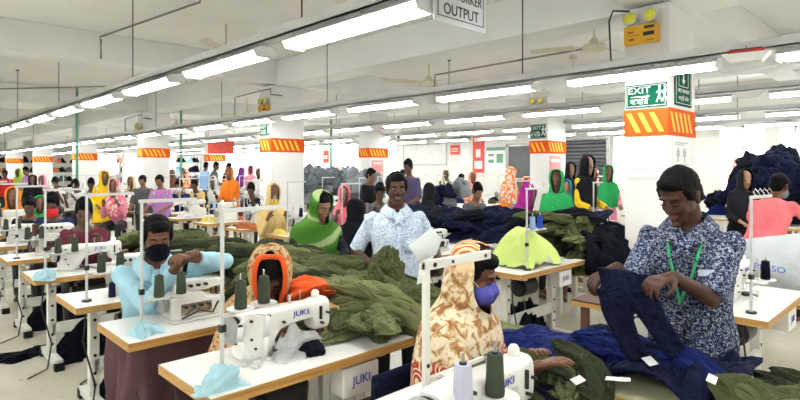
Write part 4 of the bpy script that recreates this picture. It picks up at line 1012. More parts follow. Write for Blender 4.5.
class Fig:
    def __init__(s, **k):
        s.hip = .90; s.lean = 0.; s.side = 0.; s.twist = 0.; s.hp = .1; s.hy = 0.; s.hr = 0.; s.sex = 'm'
        s.L = (-.2,.25,.95); s.Rr = (.2,.25,.95); s.legs = 'stand'; s.curl = .5; s.poleL = (-.6,-.3,-.7); s.poleR = (.6,-.3,-.7); s.nL = (1,0,0); s.nR = (-1,0,0)
        s.fL = None; s.fR = None; s.wide = 1.; s.neck = 1.
        s.__dict__.update(k)
        s.TM = Matrix.Rotation(s.twist,3,'Z') @ Matrix.Rotation(-s.lean,3,'X') @ Matrix.Rotation(s.side,3,'Y')
        s.H0 = Vector((0,0,s.hip)); sw = (.168 if s.sex == 'm' else .148)*s.wide
        s.sh = {-1: s.T(-sw,-.005,.442), 1: s.T(sw,-.005,.442)}
        s.nb = s.T(0,-.012,.50); s.HM = rotm(s.hp, s.hy, s.hr)
        s.hc = s.nb + s.TM @ Vector((0,.014,.052)) + s.HM @ Vector((0,.02,.115))
        s.el = {}; s.wr = {}
        for sd, tgt, pole in ((-1, s.L, s.poleL), (1, s.Rr, s.poleR)):
            s.el[sd], s.wr[sd] = ik(s.sh[sd], tgt, .285, .255, pole)
    def T(s, x, y, z): return s.H0 + s.TM @ Vector((x,y,z))
    def torso(s, mb, g=0., z0=-.08, z1=.50, n=24, flare=0.):
        w = s.wide; m = s.sex == 'm'
        prof = [(-.42,.19+flare*1.4,.15+flare),(-.25,.185+flare,.14+flare*.7),(-.08,.170,.125),(.0,.165,.118),(.12,.145 if m else .128,.108),(.22,.152 if m else .135,.110),(.33,.172 if m else .148,.118 if m else .122),(.41,.165 if m else .142,.105),(.46,.145 if m else .125,.085),(.495,.095,.066),(.52,.062,.058)]
        rings = []
        for (z, rx, ry) in prof:
            if z < z0-.001 or z > z1+.03: continue
            c = s.T(0,0,z) if z > -.05 else s.H0 + s.TM @ Vector((0,0,-.05)) + Vector((0,0,z+.05))
            M_ = s.TM if z > -.05 else Matrix.Rotation(s.twist,3,'Z')
            e = .85
            rings.append([c + M_ @ Vector(((rx*w+g)*math.copysign(abs(math.cos(a))**e, math.cos(a)), (ry*w+g)*math.copysign(abs(math.sin(a))**e, math.sin(a)), 0)) for a in [2*PI*i/n for i in range(n)]])
        mb.loft(rings)
    def body(s, voxel=.005, hands=True, face=True):
        b = MB(); s.torso(b)
        b.cap(s.nb-s.TM@Vector((0,0,.04)), s.hc+s.HM@Vector((0,-.02,-.07)), .056*s.neck, .052*s.neck)
        P = lambda x, y, z: s.hc + s.HM @ Vector((x,y,z))
        b.ell(P(0,-.012,.028), (.0735,.094,.094), s.HM); b.ell(P(0,.020,-.03), (.064,.068,.075), s.HM); b.ell(P(0,.045,-.075), (.042,.042,.036), s.HM)
        b.ell(P(0,.083,-.098), (.02,.014,.014), s.HM)
        if face:
            b.ell(P(0,.076,.028), (.05,.014,.012), s.HM)
            b.cap(P(0,.086,.018), P(0,.106,-.022), .009, .0125, n=10); b.ell(P(-.013,.096,-.027), (.009,.010,.008), s.HM); b.ell(P(.013,.096,-.027), (.009,.010,.008), s.HM)
            b.ell(P(0,.088,-.055), (.024,.011,.006), s.HM); b.ell(P(0,.086,-.067), (.021,.011,.007), s.HM)
            for sd in (-1,1): b.ell(P(sd*.034,.050,-.028), (.026,.026,.030), s.HM)
            for sd in (-1,1):
                b.ell(P(sd*.076,-.006,-.005), (.008,.018,.030), s.HM); b.ell(P(sd*.080,-.012,.008), (.008,.016,.016), s.HM)
        for sd in (-1,1):
            b.cap(s.sh[sd], s.el[sd], .042*s.wide, .038); b.cap(s.el[sd], s.wr[sd], .038, .026)
            b.ell(s.T(sd*.09,0,.440), (.07,.05,.035), s.TM)
            if hands:
                f = (s.wr[sd]-s.el[sd]).normalized(); fd = s.fL if sd < 0 else s.fR
                if fd is not None: f = Vector(fd)
                hand(b, s.wr[sd]+f*.015, f, Vector(s.nL if sd < 0 else s.nR), sd*s.thumb(sd), s.curl, 1.0 if s.sex == 'm' else .92)
            s.leg(b, sd, 0)
        return fuse(b, voxel, 5 if voxel < .007 else 2)
    def thumb(s, sd): return getattr(s, 'th', 1)
    def leg(s, b, sd, g, foot=True, cut=None):
        hx = sd*.09
        if s.legs == 'stand':
            hp = s.H0+Vector((hx,0,-.03)); kn = Vector((sd*.10,.02,.48*s.hip/.9)); an = Vector((sd*.10,-.02,.085)); toe = Vector((sd*.12,.15,.03))
        else:
            hp = s.H0+Vector((hx,.02,.0)); kn = Vector((sd*.13,.42,s.hip+.02)); an = Vector((sd*.12,.38,.09)); toe = Vector((sd*.13,.55,.03))
        b.cap(hp, kn, .085+g, .055+g); 
        if cut: an = kn + (an-kn)*cut
        b.cap(kn, an, .054+g, .038+g*1.2)
        if foot: b.cap(an, an+Vector((0,-.01,-.045)), .038, .035); b.cap(an+Vector((0,0,-.05)), toe, .038, .028)
    def top(s, sleeve=1., g=.014, z0=-.10, flare=0., voxel=.008, amp=.005, seed=1., collar=True):
        b = MB(); s.torso(b, g, z0, .465, flare=flare)
        for sd in (-1,1):
            b.ell(s.T(sd*.10,0,.448), (.085,.062,.045), s.TM)
            e = s.el[sd]; w_ = s.wr[sd]
            if sleeve < .6:
                q = s.sh[sd] + (e-s.sh[sd])*(sleeve/.5); b.cap(s.sh[sd], q, .046*s.wide+g*.4, .044+g*.4)
                n_ = (e-s.sh[sd]).normalized(); b.cyl(s.sh[sd], q+n_*.03, .044*s.wide+g*.4, .052+g*.6, n=18)
            else:
                b.cap(s.sh[sd], e, .050*s.wide+g*.5, .042+g*.5); k = (sleeve-.5)/.5; b.cyl(e, e+(w_-e)*k, .042+g*.5, .032+g*.8, n=16)
        return fuse(b, voxel, 2, warp=wr(amp, 9, seed))
    def trousers(s, voxel=.012, g=.014):
        b = MB(); s.torso(b, .010, -.08, .02)
        for sd in (-1,1): s.leg(b, sd, g, False)
        return fuse(b, voxel, 2, warp=wr(.004, 8, 2))
    def P(s, x, y, z): return s.hc + s.HM @ Vector((x,y,z))
    def hairm(s, voxel=.006, long=False):
        b = MB(); b.ell(s.P(0,-.022,.040), (.082,.096,.094), s.HM); b.ell(s.P(0,-.055,-.01), (.074,.055,.075), s.HM)
        b.ell(s.P(0,.040,.085), (.058,.045,.035), s.HM)
        for sd in (-1,1): b.ell(s.P(sd*.070,.012,.03), (.012,.03,.045), s.HM)
        if long: b.ell(s.P(0,-.11,-.04), (.045,.04,.04), s.HM)
        return fuse(b, voxel, 1, warp=lambda p: .0035*noise.noise(p*55)+.003*noise.noise(p*120))
    def mask(s):
        b = MB(); b.ell(s.P(0,.044,-.056), (.068,.080,.062), s.HM)
        b.cap(s.P(0,.094,-.006), s.P(0,.108,-.032), .017, .022)
        return fuse(b, .005, 3, warp=lambda p: .0015*noise.noise(p*60))
    def straps(s):
        b = MB()
        for z_, zz in ((-.03,.02),(-.07,-.03)):
            for sd in (-1,1): b.tube([s.P(sd*.052,.06,z_), s.P(sd*.072,.03,(z_+zz)/2), s.P(sd*.078,-.005,zz)], .002, n=5)
        return b
    def scarf(s, low=.22, g=0., shoulder=1., open_=.9, seed=0., n=44, tail=False, wide=1., amp=.012, fr=None):
        """shawl over head and shoulders, one surface open around the face"""
        rings = []
        head = [(.136,.02,.025,-.012,1.6),(.129,.052,.062,-.012,1.3),(.104,.080,.095,-.012,.98*open_),(.06,.092,.112,-.010,.86*open_),(.0,.092,.116,-.008,.80*open_),(-.06,.086,.115,-.006,.70*open_),(-.105,.092,.118,-.002,.50*open_),(-.135,.092,.112,.0,.10)]
        for (z, rx, ry, oy, op) in head:
            ring = []
            for i in range(n+1):
                t = -1+2*i/n; a = -PI/2 + t*(PI-op)      # -pi/2 is the back of the head
                r_ = 1 + amp*3*noise.noise(Vector((t*5, z*9, seed)))
                ring.append(s.P((rx+g)*r_*math.cos(a), oy+(ry+g)*r_*math.sin(a), z))
            rings.append(ring)
        sw = (.20 if s.sex != 'm' else .22)*wide
        bodyr = [(.50,.13,.125,.01),(.46,max(.165,sw*.86),.14,.01),(.42,sw,.155,.012),(.34,sw+.012,.17,.02),(.22,sw+.005,.175,.025),(.10,sw-.005,.17,.03),(0.,sw-.01,.17,.03),(-.12,sw,.18,.02),(-.3,sw+.01,.19,.0)]
        for (z, rx, ry, oy) in bodyr:
            if z < .5-low-.0001: break
            ring = []
            for i in range(n+1):
                t = -1+2*i/n; a = -PI/2 + t*(PI-.02)
                k = min(1, (.5-z)*3)
                op_ = -.04
                a = -PI/2 + t*(PI+.04)
                r_ = 1 + amp*k*2.2*math.sin(t*17+z*5+seed) + amp*5*k*noise.noise(Vector((t*4+seed, z*3, seed)))
                ring.append(s.T(rx*r_*math.cos(a), oy+ry*r_*math.sin(a), z*1.0 + .02*noise.noise(Vector((t*3,seed,0)))))
            rings.append(ring)
        # subdivide between rings (catmull)
        out = []
        for i in range(len(rings)-1):
            p0 = rings[max(0,i-1)]; p1 = rings[i]; p2 = rings[i+1]; p3 = rings[min(len(rings)-1,i+2)]
            for q in (0, .33, .66):
                out.append([.5*((2*b)+(c-a)*q+(2*a-5*b+4*c-d)*q*q+(-a+3*b-3*c+d)*q**3) for a, b, c, d in zip(p0,p1,p2,p3)])
        out.append(rings[-1])
        f_ = wr(amp*.6, 8, seed)
        mb = MB(); mb.loft(out, closed=False, caps=False)
        return mb, out
def face_parts(fig, root, iris=m_ink, brow=True, shut=False):
    for sd in (-1,1):
        if shut:
            MB().tube([fig.P(sd*.014,.0865,.004),fig.P(sd*.030,.0885,-.001),fig.P(sd*.046,.080,.003)],[.0015,.0024,.0015],n=6).build('eyelashes', m_hair, root)
            MB().tube([fig.P(sd*.015,.088,.026), fig.P(sd*.030,.087,.031), fig.P(sd*.048,.076,.026)], [.003,.0038,.002], n=6).build('eyebrow', m_hair, root)
            continue
        e = MB().ell(fig.P(sd*.030,.078,.006), (.0115,.0085,.0048), fig.HM).build('eye', m_eye, root)
        MB().ell(fig.P(sd*.030,.0845,.006), (.0058,.0030,.0052), fig.HM, nu=10, nv=6).build('iris', iris, e)
        MB().tube([fig.P(sd*.015,.088,.026), fig.P(sd*.030,.087,.031), fig.P(sd*.048,.076,.026)], [.003,.0038,.002], n=6).build('eyebrow', m_hair, root)
    MB().ell(fig.P(0,.0955,-.055),(.021,.006,.004),fig.HM).ell(fig.P(0,.094,-.065),(.019,.006,.005),fig.HM).build('lips', m_lip, root)
def collar(fig, m, root):
    c = MB(); n = 22; lo = []; hi = []; out = []
    for i in range(n+1):
        a = PI/2 + .30 + (2*PI-.60)*i/n
        fr = math.sin(a)      # 1 at the throat, -1 at the nape
        k = max(0, fr)
        lo.append(fig.T(.088*math.cos(a), -.004+.095*fr, .485-.030*k)); hi.append(fig.T(.074*math.cos(a), -.010+.082*fr, .555-.045*k))
        out.append(fig.T((.118+.014*k)*math.cos(a), .0+.120*fr+.03*k, .500-.055*k**2))
    c.loft([lo, hi, out], closed=False, caps=False)
    c.add([out[0], hi[0], fig.T(-.028,.150,.375)] if False else [], [])
    for sd, q in ((-1, 0), (1, n)):
        c.add([hi[q], out[q], fig.T(sd*-.062, .172, .385), fig.T(sd*-.02, .150, .43)], [(0,1,2,3)])
    return solid(c.build('collar', m, root, smooth=60), .005)
def solid(o, t, off=1):
    md = o.modifiers.new('s','SOLIDIFY'); md.thickness = t; md.offset = off; return o
def place(root, px, d, face_deg, s=1.):
    """face_deg: 0 = looks straight away from the camera, 180 = towards it, 90 = to the right of the photo"""
    p = at(px, d); root.location = p; root.rotation_euler = (0,0,-TH-R(face_deg)); root.scale = (s,s,s); return root
PIXROT = lambda a: -TH-R(a)

def local_of(root_px, root_d, face, world, s=1.):
    M_ = Matrix.Translation(at(root_px, root_d)) @ Matrix.Rotation(PIXROT(face),4,'Z') @ Matrix.Scale(s,4)
    return M_.inverted() @ Vector(world)

# ===== tall man with navy trousers (right front)
PX, D_, FA, S_ = 692, 2.48, 222, .98
tgtR = local_of(PX,D_,FA, pxy(617,268,2.22), .98); tgtL = local_of(PX,D_,FA, pxy(674,277,2.14), .98)
fig = Fig(hip=.895, lean=.14, twist=R(4), hp=.50, hy=R(-16), L=tgtL, Rr=tgtR, poleL=(-.25,-.5,-1), poleR=(.15,-.4,-1), curl=.8, neck=1.1, wide=1.0)
t = thing('person', 'tall man in a navy and white speckled shirt holding up navy trousers', 'person'); place(t, PX, D_, FA, S_)
fig.fL = (local_of(PX,D_,FA,pxy(650,276,2.08))-fig.wr[-1]).normalized(); fig.fR = (local_of(PX,D_,FA,pxy(597,272,2.22))-fig.wr[1]).normalized()
fig.nL = (0,-.3,-1); fig.nR = (0,-.3,-1); fig.th = -1
link('body', fig.body(.0045), m_skind, t)
m_speck = pat('speckled_shirt', 'noise', [(.44,(.012,.018,.05)),(.53,(.05,.065,.12)),(.58,(.28,.32,.41)),(.72,(.50,.54,.60))], 105, .8, 1.2, detail=2)
sh = link('shirt', fig.top(.42, .020, -.22, 0, .008, .007, 3), m_speck, t)
link('trousers', fig.trousers(), mat('black_trousers',(.012,.012,.015),.8), t)
link('hair', fig.hairm(), m_hair, t); face_parts(fig, t, shut=True)
collar(fig, m_speck, t)
b = MB(); b.add([fig.T(-.015,.142,.40),fig.T(.012,.142,.40),fig.T(.012,.142,-.05),fig.T(-.015,.142,-.05)],[(0,1,2,3)]); solid(b.build('placket', m_speck, t), .004)
for z_ in (.36,.27,.18,.09): MB().ell(fig.T(0,.146,z_),(.006,.004,.006)).build('button', m_ink, t)
solid(MB().add([fig.T(-.13,.135,.31),fig.T(-.045,.146,.31),fig.T(-.045,.146,.20),fig.T(-.09,.146,.185),fig.T(-.13,.135,.20)],[(0,1,2,3,4)]).build('pocket', m_speck, t), .005)
tag(MB().box((0,0,0),(.06,.006,.026),(0,R(6),R(6))).build('paper_packet', mat('packet_white',(.50,.51,.62),.6)), 'white paper packet sticking out of the tall man\'s shirt pocket', 'packet').matrix_world = Matrix.Translation(t.location) @ Matrix.Rotation(PIXROT(FA),4,'Z') @ Matrix.Translation(fig.T(-.088,.160,.318))
m_lan = mat('lanyard_green',(.02,.30,.12),.6)
b = MB()
for sd in (-1,1): b.tube([fig.T(sd*.065,-.02,.535),fig.T(sd*.072,.075,.495),fig.T(sd*.055,.150,.40),fig.T(sd*.025,.172,.28),fig.T(.015,.174,.20)], .007, n=6)
b.build('lanyard', m_lan, t); 
fm = Matrix.Translation(t.location) @ Matrix.Rotation(PIXROT(FA),4,'Z')
# held trousers
wl = pxy(600,268,2.20); wr_ = pxy(652,277,2.08)
b = MB()
def flat(cs, ws, th, ax, n=20):
    rings = []
    for c_, w_ in zip(cs, ws): rings.append([c_ + ax*math.cos(2*PI*i/n)*w_ + FW*math.sin(2*PI*i/n)*th*(1+.5*math.cos(4*PI*i/n)) for i in range(n)])
    return rings
axr = (at(700,2)-at(600,2)).normalized(); FW = W(0,1)
cs = [pxy(597,264,2.2),pxy(603,268,2.2),pxy(625,272,2.17),pxy(648,276,2.12),pxy(656,279,2.08)]
top_c = [pxy(624,270,2.16), pxy(626,285,2.16), pxy(627,305,2.16)]
b.loft(flat(top_c,[.115,.108,.10],.022,(axr+Vector((0,0,-.15))).normalized()))
b.loft(flat([pxy(614,288,2.16),pxy(616,310,2.17),pxy(626,335,2.18),pxy(640,362,2.18)],[.072,.064,.056,.05],.022,axr))
b.loft(flat([pxy(638,290,2.15),pxy(650,312,2.16),pxy(664,335,2.17),pxy(680,357,2.17)],[.072,.062,.056,.055],.022,axr))
me = fuse(b, .006, 4, warp=wr(.006, 11, 5, (1,1,.35)))
o = link('held_trousers', me, m_navy); tag(o, 'navy trousers held up by the waist by the tall man', 'trousers')

# ===== smiling man in pale blue shirt (middle)
PX, D_, FA = 396, 4.1, 172
fig = Fig(hip=.805, lean=.0, hp=.05, hy=R(0), L=local_of(PX,D_,FA,pxy(440,262,4.0)), Rr=local_of(PX,D_,FA,pxy(368,262,3.9)), poleL=(-.5,-.5,-.8), poleR=(.5,-.5,-.8), neck=1.08, wide=1.06)
t = thing('person', 'smiling man in a pale blue patterned shirt standing behind the olive heap', 'person'); place(t, PX, D_, FA, 1.0)
link('body', fig.body(.005), m_skind, t)
m_pbl = pat('pale_blue_print', 'noise', [(.42,(.33,.44,.64)),(.5,(.60,.69,.80)),(.6,(.72,.78,.84))], 38, .8, 2.5, detail=2)
link('shirt', fig.top(.42,.018,-.2,0,.008,.006,8), m_pbl, t); link('trousers', fig.trousers(), MT['black_trousers'], t); link('hair', fig.hairm(), m_hair, t); face_parts(fig, t)
collar(fig, m_pbl, t)
b = MB(); b.add([fig.T(-.014,.145,.40),fig.T(.012,.145,.40),fig.T(.012,.145,-.05),fig.T(-.014,.145,-.05)],[(0,1,2,3)]); solid(b.build('placket', m_pbl, t), .004)
MB().tube([fig.P(-.022,.090,-.055),fig.P(0,.100,-.060),fig.P(.022,.090,-.055)], .0022, n=6).build('teeth', m_eye, t)
solid(MB().add([fig.T(-.13,.138,.31),fig.T(-.045,.150,.31),fig.T(-.045,.150,.20),fig.T(-.13,.138,.20)],[(0,1,2,3)]).build('pocket', m_pbl, t), .005)

# ===== woman with green striped shawl
PX, D_, FA = 311, 4.7, 145
fig = Fig(sex='f', hip=.79, lean=.22, hp=.45, hy=R(10), L=local_of(PX,D_,FA,pxy(340,262,4.4), .92), Rr=local_of(PX,D_,FA,pxy(316,264,4.35), .92), poleL=(-.8,-.4,-.3), poleR=(.8,-.4,-.3), nL=(0,0,-1), nR=(0,0,-1))
t = thing('person', 'woman in a green shawl with pale stripes, bending over the olive heap', 'person'); place(t, PX, D_, FA, .92)
link('body', fig.body(.0055), m_skinl, t)
m_gsc = pat('green_striped_shawl', 'wave', [(0,(.045,.14,.018)),(.80,(.075,.20,.028)),(.90,(.30,.40,.17)),(1,(.34,.43,.2))], 2.6, .85, 2.0, stretch=(.3,.5,1.1), bands='DIAGONAL')
m_bdot = pat('black_dotted_dress', 'voronoi', [(0,(.55,.5,.45)),(.10,(.02,.02,.025)),(1,(.012,.012,.016))], 16, .8)
link('dress', fig.top(.95,.014,-.42,.03,.01,.006,4), m_bdot, t)
mb, _ = fig.scarf(.50, .0, seed=2., amp=.02, wide=1.22, open_=1.15); solid(mb.build('shawl', m_gsc, t, smooth=180), .006)
face_parts(fig, t, shut=True); link('hair', fuse(MB().ell(fig.P(0,-.012,.062),(.074,.084,.070),fig.HM),.008,2), m_hair, t)

# ===== woman seen from behind in black
PX, D_, FA = 352, 6.1, 20
fig = Fig(sex='f', hip=.52, lean=.12, hp=.2, legs='sit', L=(-.2,.3,.8), Rr=(.2,.3,.8))
t = thing('person', 'person in a plain black shawl seen from behind, right of the green striped shawl', 'person'); place(t, PX, D_, FA, .97)
link('body', fig.body(.01), m_skinl, t); link('dress', fig.top(1.0,.016,-.2,.03,.012,.006,4), m_inky, t)
m_bsc = pat('black_sequin_shawl', 'voronoi', [(0,(.6,.6,.6)),(.05,(.008,.008,.011)),(1,(.006,.006,.009))], 7, .7)
mb, _ = fig.scarf(.52, .006, seed=6.); solid(mb.build('shawl', m_bsc, t, smooth=180), .006)
st_p = t

# ===== masked man in light blue
PX, D_, FA = 152, 3.45, 148
fig = Fig(hip=.50, lean=.26, hp=.30, hy=R(0), legs='sit', L=local_of(PX,D_,FA,pxy(194,258,3.12),1.06), Rr=local_of(PX,D_,FA,pxy(176,268,3.1),1.06), poleL=(-1,.1,.0), poleR=(.5,-.2,-.9), curl=.9, nL=(0,-.2,-1), nR=(0,0,-1))
t = thing('person', 'seated man in a light blue shirt and dark mask, threading a machine', 'person'); place(t, PX, D_, FA, 1.06)
link('body', fig.body(.005), m_skin, t)
m_lbs = mat('light_blue_shirt', (.36,.60,.70), .8, var=.08, scale=6, bump=.1, bscale=60)
link('shirt', fig.top(.95,.016,-.14,0,.008,.008,12), m_lbs, t); link('trousers', fig.trousers(), MT['black_trousers'], t); link('hair', fig.hairm(), m_hair, t); face_parts(fig, t, shut=True)
link('face_mask', fig.mask(), m_inky, t); fig.straps().build('mask_strap', m_inky, t)
collar(fig, m_lbs, t)
b = MB().tube([pxy(140,253,3.2), pxy(155,252,3.24), pxy(182,250,3.28)], .006, n=8).build('tweezers', m_chrome); tag(b, 'thin metal tool pointing across the masked man\'s neck', 'tool')
b = MB().tube([pxy(184,252,3.26),pxy(186,262,3.26),pxy(184,274,3.26)], .014, n=8).build('dark_thread', m_inky); tag(b, 'strip of dark cloth held between the masked man\'s hands', 'cloth')

# ===== woman in orange edged shawl
PX, D_, FA = 272, 3.2, 168
fig = Fig(sex='f', hip=.46, lean=.52, hp=.75, hy=0, legs='sit', L=local_of(PX,D_,FA,pxy(322,335,2.75),1.06), Rr=local_of(PX,D_,FA,pxy(270,338,2.75),1.06), nL=(0,0,-1), nR=(0,0,-1), poleL=(-.8,0,-.3), poleR=(.8,0,-.3))
t = thing('person', 'woman bent over her machine in a patterned shawl with a bright orange edge', 'person'); place(t, PX, D_, FA, 1.06)
link('body', fig.body(.0055), m_skind, t)
m_pk2 = pat('beige_print_shawl', 'noise', [(.38,(.16,.07,.04)),(.46,(.55,.22,.08)),(.52,(.50,.40,.22)),(.62,(.36,.34,.16)),(.75,(.70,.55,.36))], 34, .85, 1.5)
link('dress', fig.top(1.0,.016,-.2,.03,.01,.006,9), m_pk2, t)
mb, rg = fig.scarf(.40, .006, seed=9., amp=.02, wide=1.15, open_=.95); solid(mb.build('shawl', m_pk2, t, smooth=180), .006)
m_oe = mat('orange_edge', (.75,.10,.02), .75, var=.08)
e = MB()
n_ = len(rg[0])-1
lf = [r_[0] for r_ in rg[1:24]]; rt = [r_[n_] for r_ in rg[1:24]]
e.tube([p for p in lf[::-1]]+[p for p in rt], .013, n=8)
sh_ = e.build('orange_border', m_oe, t)
b = MB(); r2 = rg[-1]
e2 = MB(); e2.tube([r2[k] for k in range(0, n_+1)], .014, n=8); e2.build('orange_hem', m_oe, t)
link('hair', fig.hairm(.008), m_hair, t); face_parts(fig, t, shut=True)
# loose orange cloth at her right
o = bundle(91,.5,.28,.11,6,.3).build('cloth_end', m_oe, smooth=180); o.location = pxy(308,300,3.0); o.rotation_euler = (R(10),R(-30),PIXROT(60)); tag(o, 'bright orange cloth end lying right of the bent woman\'s shoulder', 'cloth')

# ===== woman in cream and rust shawl with blue mask
PX, D_, FA = 446, 2.5, 122
fig = Fig(sex='f', hip=.50, lean=.16, hp=.32, hy=R(0), legs='sit', L=local_of(PX,D_,FA,pxy(528,355,2.35)), Rr=local_of(PX,D_,FA,pxy(530,369,2.05)), nL=(0,0,-1), nR=(0,0,-1), poleL=(-.5,-.1,-.8), poleR=(.5,-.1,-.8), curl=.35)
t = thing('person', 'woman in profile in a cream and rust patterned shawl and blue mask', 'person'); place(t, PX, D_, FA, 1.0)
link('body', fig.body(.0045), m_skin, t)
def shawl_mat():
    m = bpy.data.materials.new('rust_print_shawl'); m.use_nodes = True; nt = m.node_tree; L = nt.links.new
    b = nt.nodes['Principled BSDF']; b.inputs['Roughness'].default_value = .8; b.inputs['Specular IOR Level'].default_value = .2
    tc = nn(nt,'ShaderNodeTexCoord')
    a = nn(nt,'ShaderNodeTexNoise'); a.inputs['Scale'].default_value = 24; a.inputs['Detail'].default_value = 6; a.inputs['Distortion'].default_value = .8
    L(tc.outputs['Object'], a.inputs['Vector'])
    r = ramp(nt, [(.36,(.30,.13,.05)),(.45,(.50,.30,.12)),(.52,(.74,.62,.42)),(.62,(.78,.69,.51)),(.76,(.55,.26,.10))]); L(a.outputs['Fac'], r.inputs['Fac'])
    w_ = nn(nt,'ShaderNodeTexVoronoi'); w_.inputs['Scale'].default_value = 9; L(tc.outputs['Object'], w_.inputs['Vector'])
    mt = nn(nt,'ShaderNodeMath', operation='MULTIPLY'); mt.inputs[1].default_value = 40; L(w_.outputs['Distance'], mt.inputs[0])
    sn = nn(nt,'ShaderNodeMath', operation='SINE'); L(mt.outputs[0], sn.inputs[0])
    r2 = ramp(nt, [(.35,(.46,.07,.03)),(.55,(.78,.68,.50))]); 
    L(sn.outputs[0], r2.inputs['Fac'])
    sp = nn(nt,'ShaderNodeSeparateXYZ'); L(tc.outputs['Object'], sp.inputs[0])
    mr = nn(nt,'ShaderNodeMapRange'); mr.inputs[1].default_value = .80; mr.inputs[2].default_value = .84; mr.inputs[3].default_value = 1; mr.inputs[4].default_value = 0; L(sp.outputs[2], mr.inputs[0])
    mx = nn(nt,'ShaderNodeMix', data_type='RGBA'); L(mr.outputs[0], mx.inputs[0]); L(r.outputs['Color'], mx.inputs[6]); L(r2.outputs['Color'], mx.inputs[7])
    # rust striping on the crown of the head
    wv = nn(nt,'ShaderNodeTexWave'); wv.inputs['Scale'].default_value = 14; wv.inputs['Distortion'].default_value = 3; L(tc.outputs['Object'], wv.inputs['Vector'])
    r3 = ramp(nt, [(.3,(.55,.14,.03)),(.6,(.80,.60,.36))]); L(wv.outputs['Fac'], r3.inputs['Fac'])
    m2 = nn(nt,'ShaderNodeMapRange'); m2.inputs[1].default_value = 1.16; m2.inputs[2].default_value = 1.20; L(sp.outputs[2], m2.inputs[0])
    m3 = nn(nt,'ShaderNodeMix', data_type='RGBA'); L(m2.outputs[0], m3.inputs[0]); L(mx.outputs[2], m3.inputs[6]); L(r3.outputs['Color'], m3.inputs[7])
    L(m3.outputs[2], b.inputs['Base Color']); return m
m_rust = shawl_mat()
link('dress', fig.top(.8,.016,-.2,.03,.01,.006,14), m_rust, t)
mb, rg = fig.scarf(.70, .006, seed=14., amp=.02, wide=1.25, open_=1.5); solid(mb.build('shawl', m_rust, t, smooth=180), .007)
link('hair', fig.hairm(.007), m_hair, t); face_parts(fig, t, shut=True)
link('face_mask', fig.mask(), mat('mask_blue',(.10,.10,.42),.8,var=.1), t); fig.straps().build('mask_strap', m_paper, t)
MB().lathe([(.033,-.003),(.036,0),(.033,.003)], fig.wr[1]+(fig.el[1]-fig.wr[1])*.22, n=20, rot=(fig.el[1]-fig.wr[1]).to_track_quat('Z','Y').to_matrix()).build('bracelet', mat('gold',(.8,.55,.2),.3,metal=1), t)

# ---------------------------------------------------------------- the many workers further back
def stool_under(root, s=1.):
    pass
TPL = {}
def template(kind):
    """kinds: sf (seated, shawl), sm (seated man), df (standing shawl), dm (standing man); +m for mask"""
    if kind in TPL: return TPL[kind]
    sit = kind[0] == 's'; fem = kind[1] == 'f'; mk = kind.endswith('k')
    if sit: fig = Fig(sex='f' if fem else 'm', hip=.50, lean=.30, hp=.45, legs='sit', L=(-.14,.42,.86), Rr=(.14,.42,.86), poleL=(-.25,-.2,-1), poleR=(.25,-.2,-1), nL=(0,0,-1), nR=(0,0,-1))
    else: fig = Fig(sex='f' if fem else 'm', hip=.87, lean=.12, hp=.28, L=(-.18,.34,.98), Rr=(.18,.34,.98), poleL=(-.3,-.3,-1), poleR=(.3,-.3,-1), nL=(0,0,-1), nR=(0,0,-1))
    t = thing('person', 'x', 'person')
    link('body', fig.body(.012), m_skin, t)
    link('dress' if fem else 'shirt', fig.top(.95 if fem else .45,.016,-.4 if fem and not sit else -.12,.02,.014,.006,3), m_plum, t)
    if not sit and not fem or sit: link('trousers', fig.trousers(.018), m_ink, t)
    if fem:
        mb, _ = fig.scarf(.34 if sit else .42, .004, seed=4., n=30); solid(mb.build('shawl', m_plum, t, smooth=180), .006)
    if not fem: link('hair', fig.hairm(.010), m_hair, t)
    for sd in (-1,1): MB().ell(fig.P(sd*.030,.082,.008),(.012,.006,.006),fig.HM,nu=8,nv=5).build('eye', m_ink, t)
    if mk: link('face_mask', fig.mask(), m_ink, t)
    for ch in t.children:
        for sl in ch.material_slots: pass
    TPL[kind] = t; return t
PM = {}
def pm(c, p=None):
    k = (tuple(c), p)
    if k not in PM:
        nm = 'dye_%d' % len(PM)
        if p is None: PM[k] = mat(nm, c, .85, var=.12, scale=7)
        else: PM[k] = pat(nm, 'voronoi' if p == 'dot' else 'noise', [(0 if p == 'dot' else .42, (.75,.72,.66)), (.12 if p == 'dot' else .52, c), (1, c)], 14 if p == 'dot' else 20, .85)
    return PM[k]
def free(x, y, r=.22):
    for (a, b, c, d) in tableboxes:
        if a-r < x < c+r and b-r < y < d+r: return False
    for (a, b) in cols:
        if a-.45 < x < a+PW+.45 and b-.45 < y < b+PD+.45: return False
    for q in placed:
        if (q[0]-x)**2+(q[1]-y)**2 < .36: return False
    return True
placed = [(1.9,2.9),(1.3,3.6),(3.0,3.0),(2.75,3.9),(2.0,1.95),(2.75,.9)]
K = dict(blk=(.012,.012,.016), yel=(.85,.55,.02), org=(.80,.20,.02), red=(.60,.03,.03), mag=(.38,.02,.26), pur=(.20,.04,.24), grn=(.03,.36,.10), lime=(.35,.5,.05), pink=(.75,.25,.38), wht=(.75,.75,.74), sky=(.28,.46,.68), navy=(.015,.025,.09), gry=(.10,.11,.12), sal=(.85,.36,.24), cream=(.70,.52,.22), teal=(.03,.25,.30), mar=(.14,.025,.045), lil=(.48,.22,.52), olv=(.16,.15,.03), brn=(.20,.09,.05), hot=(.88,.16,.22), plaid=(.09,.07,.14))
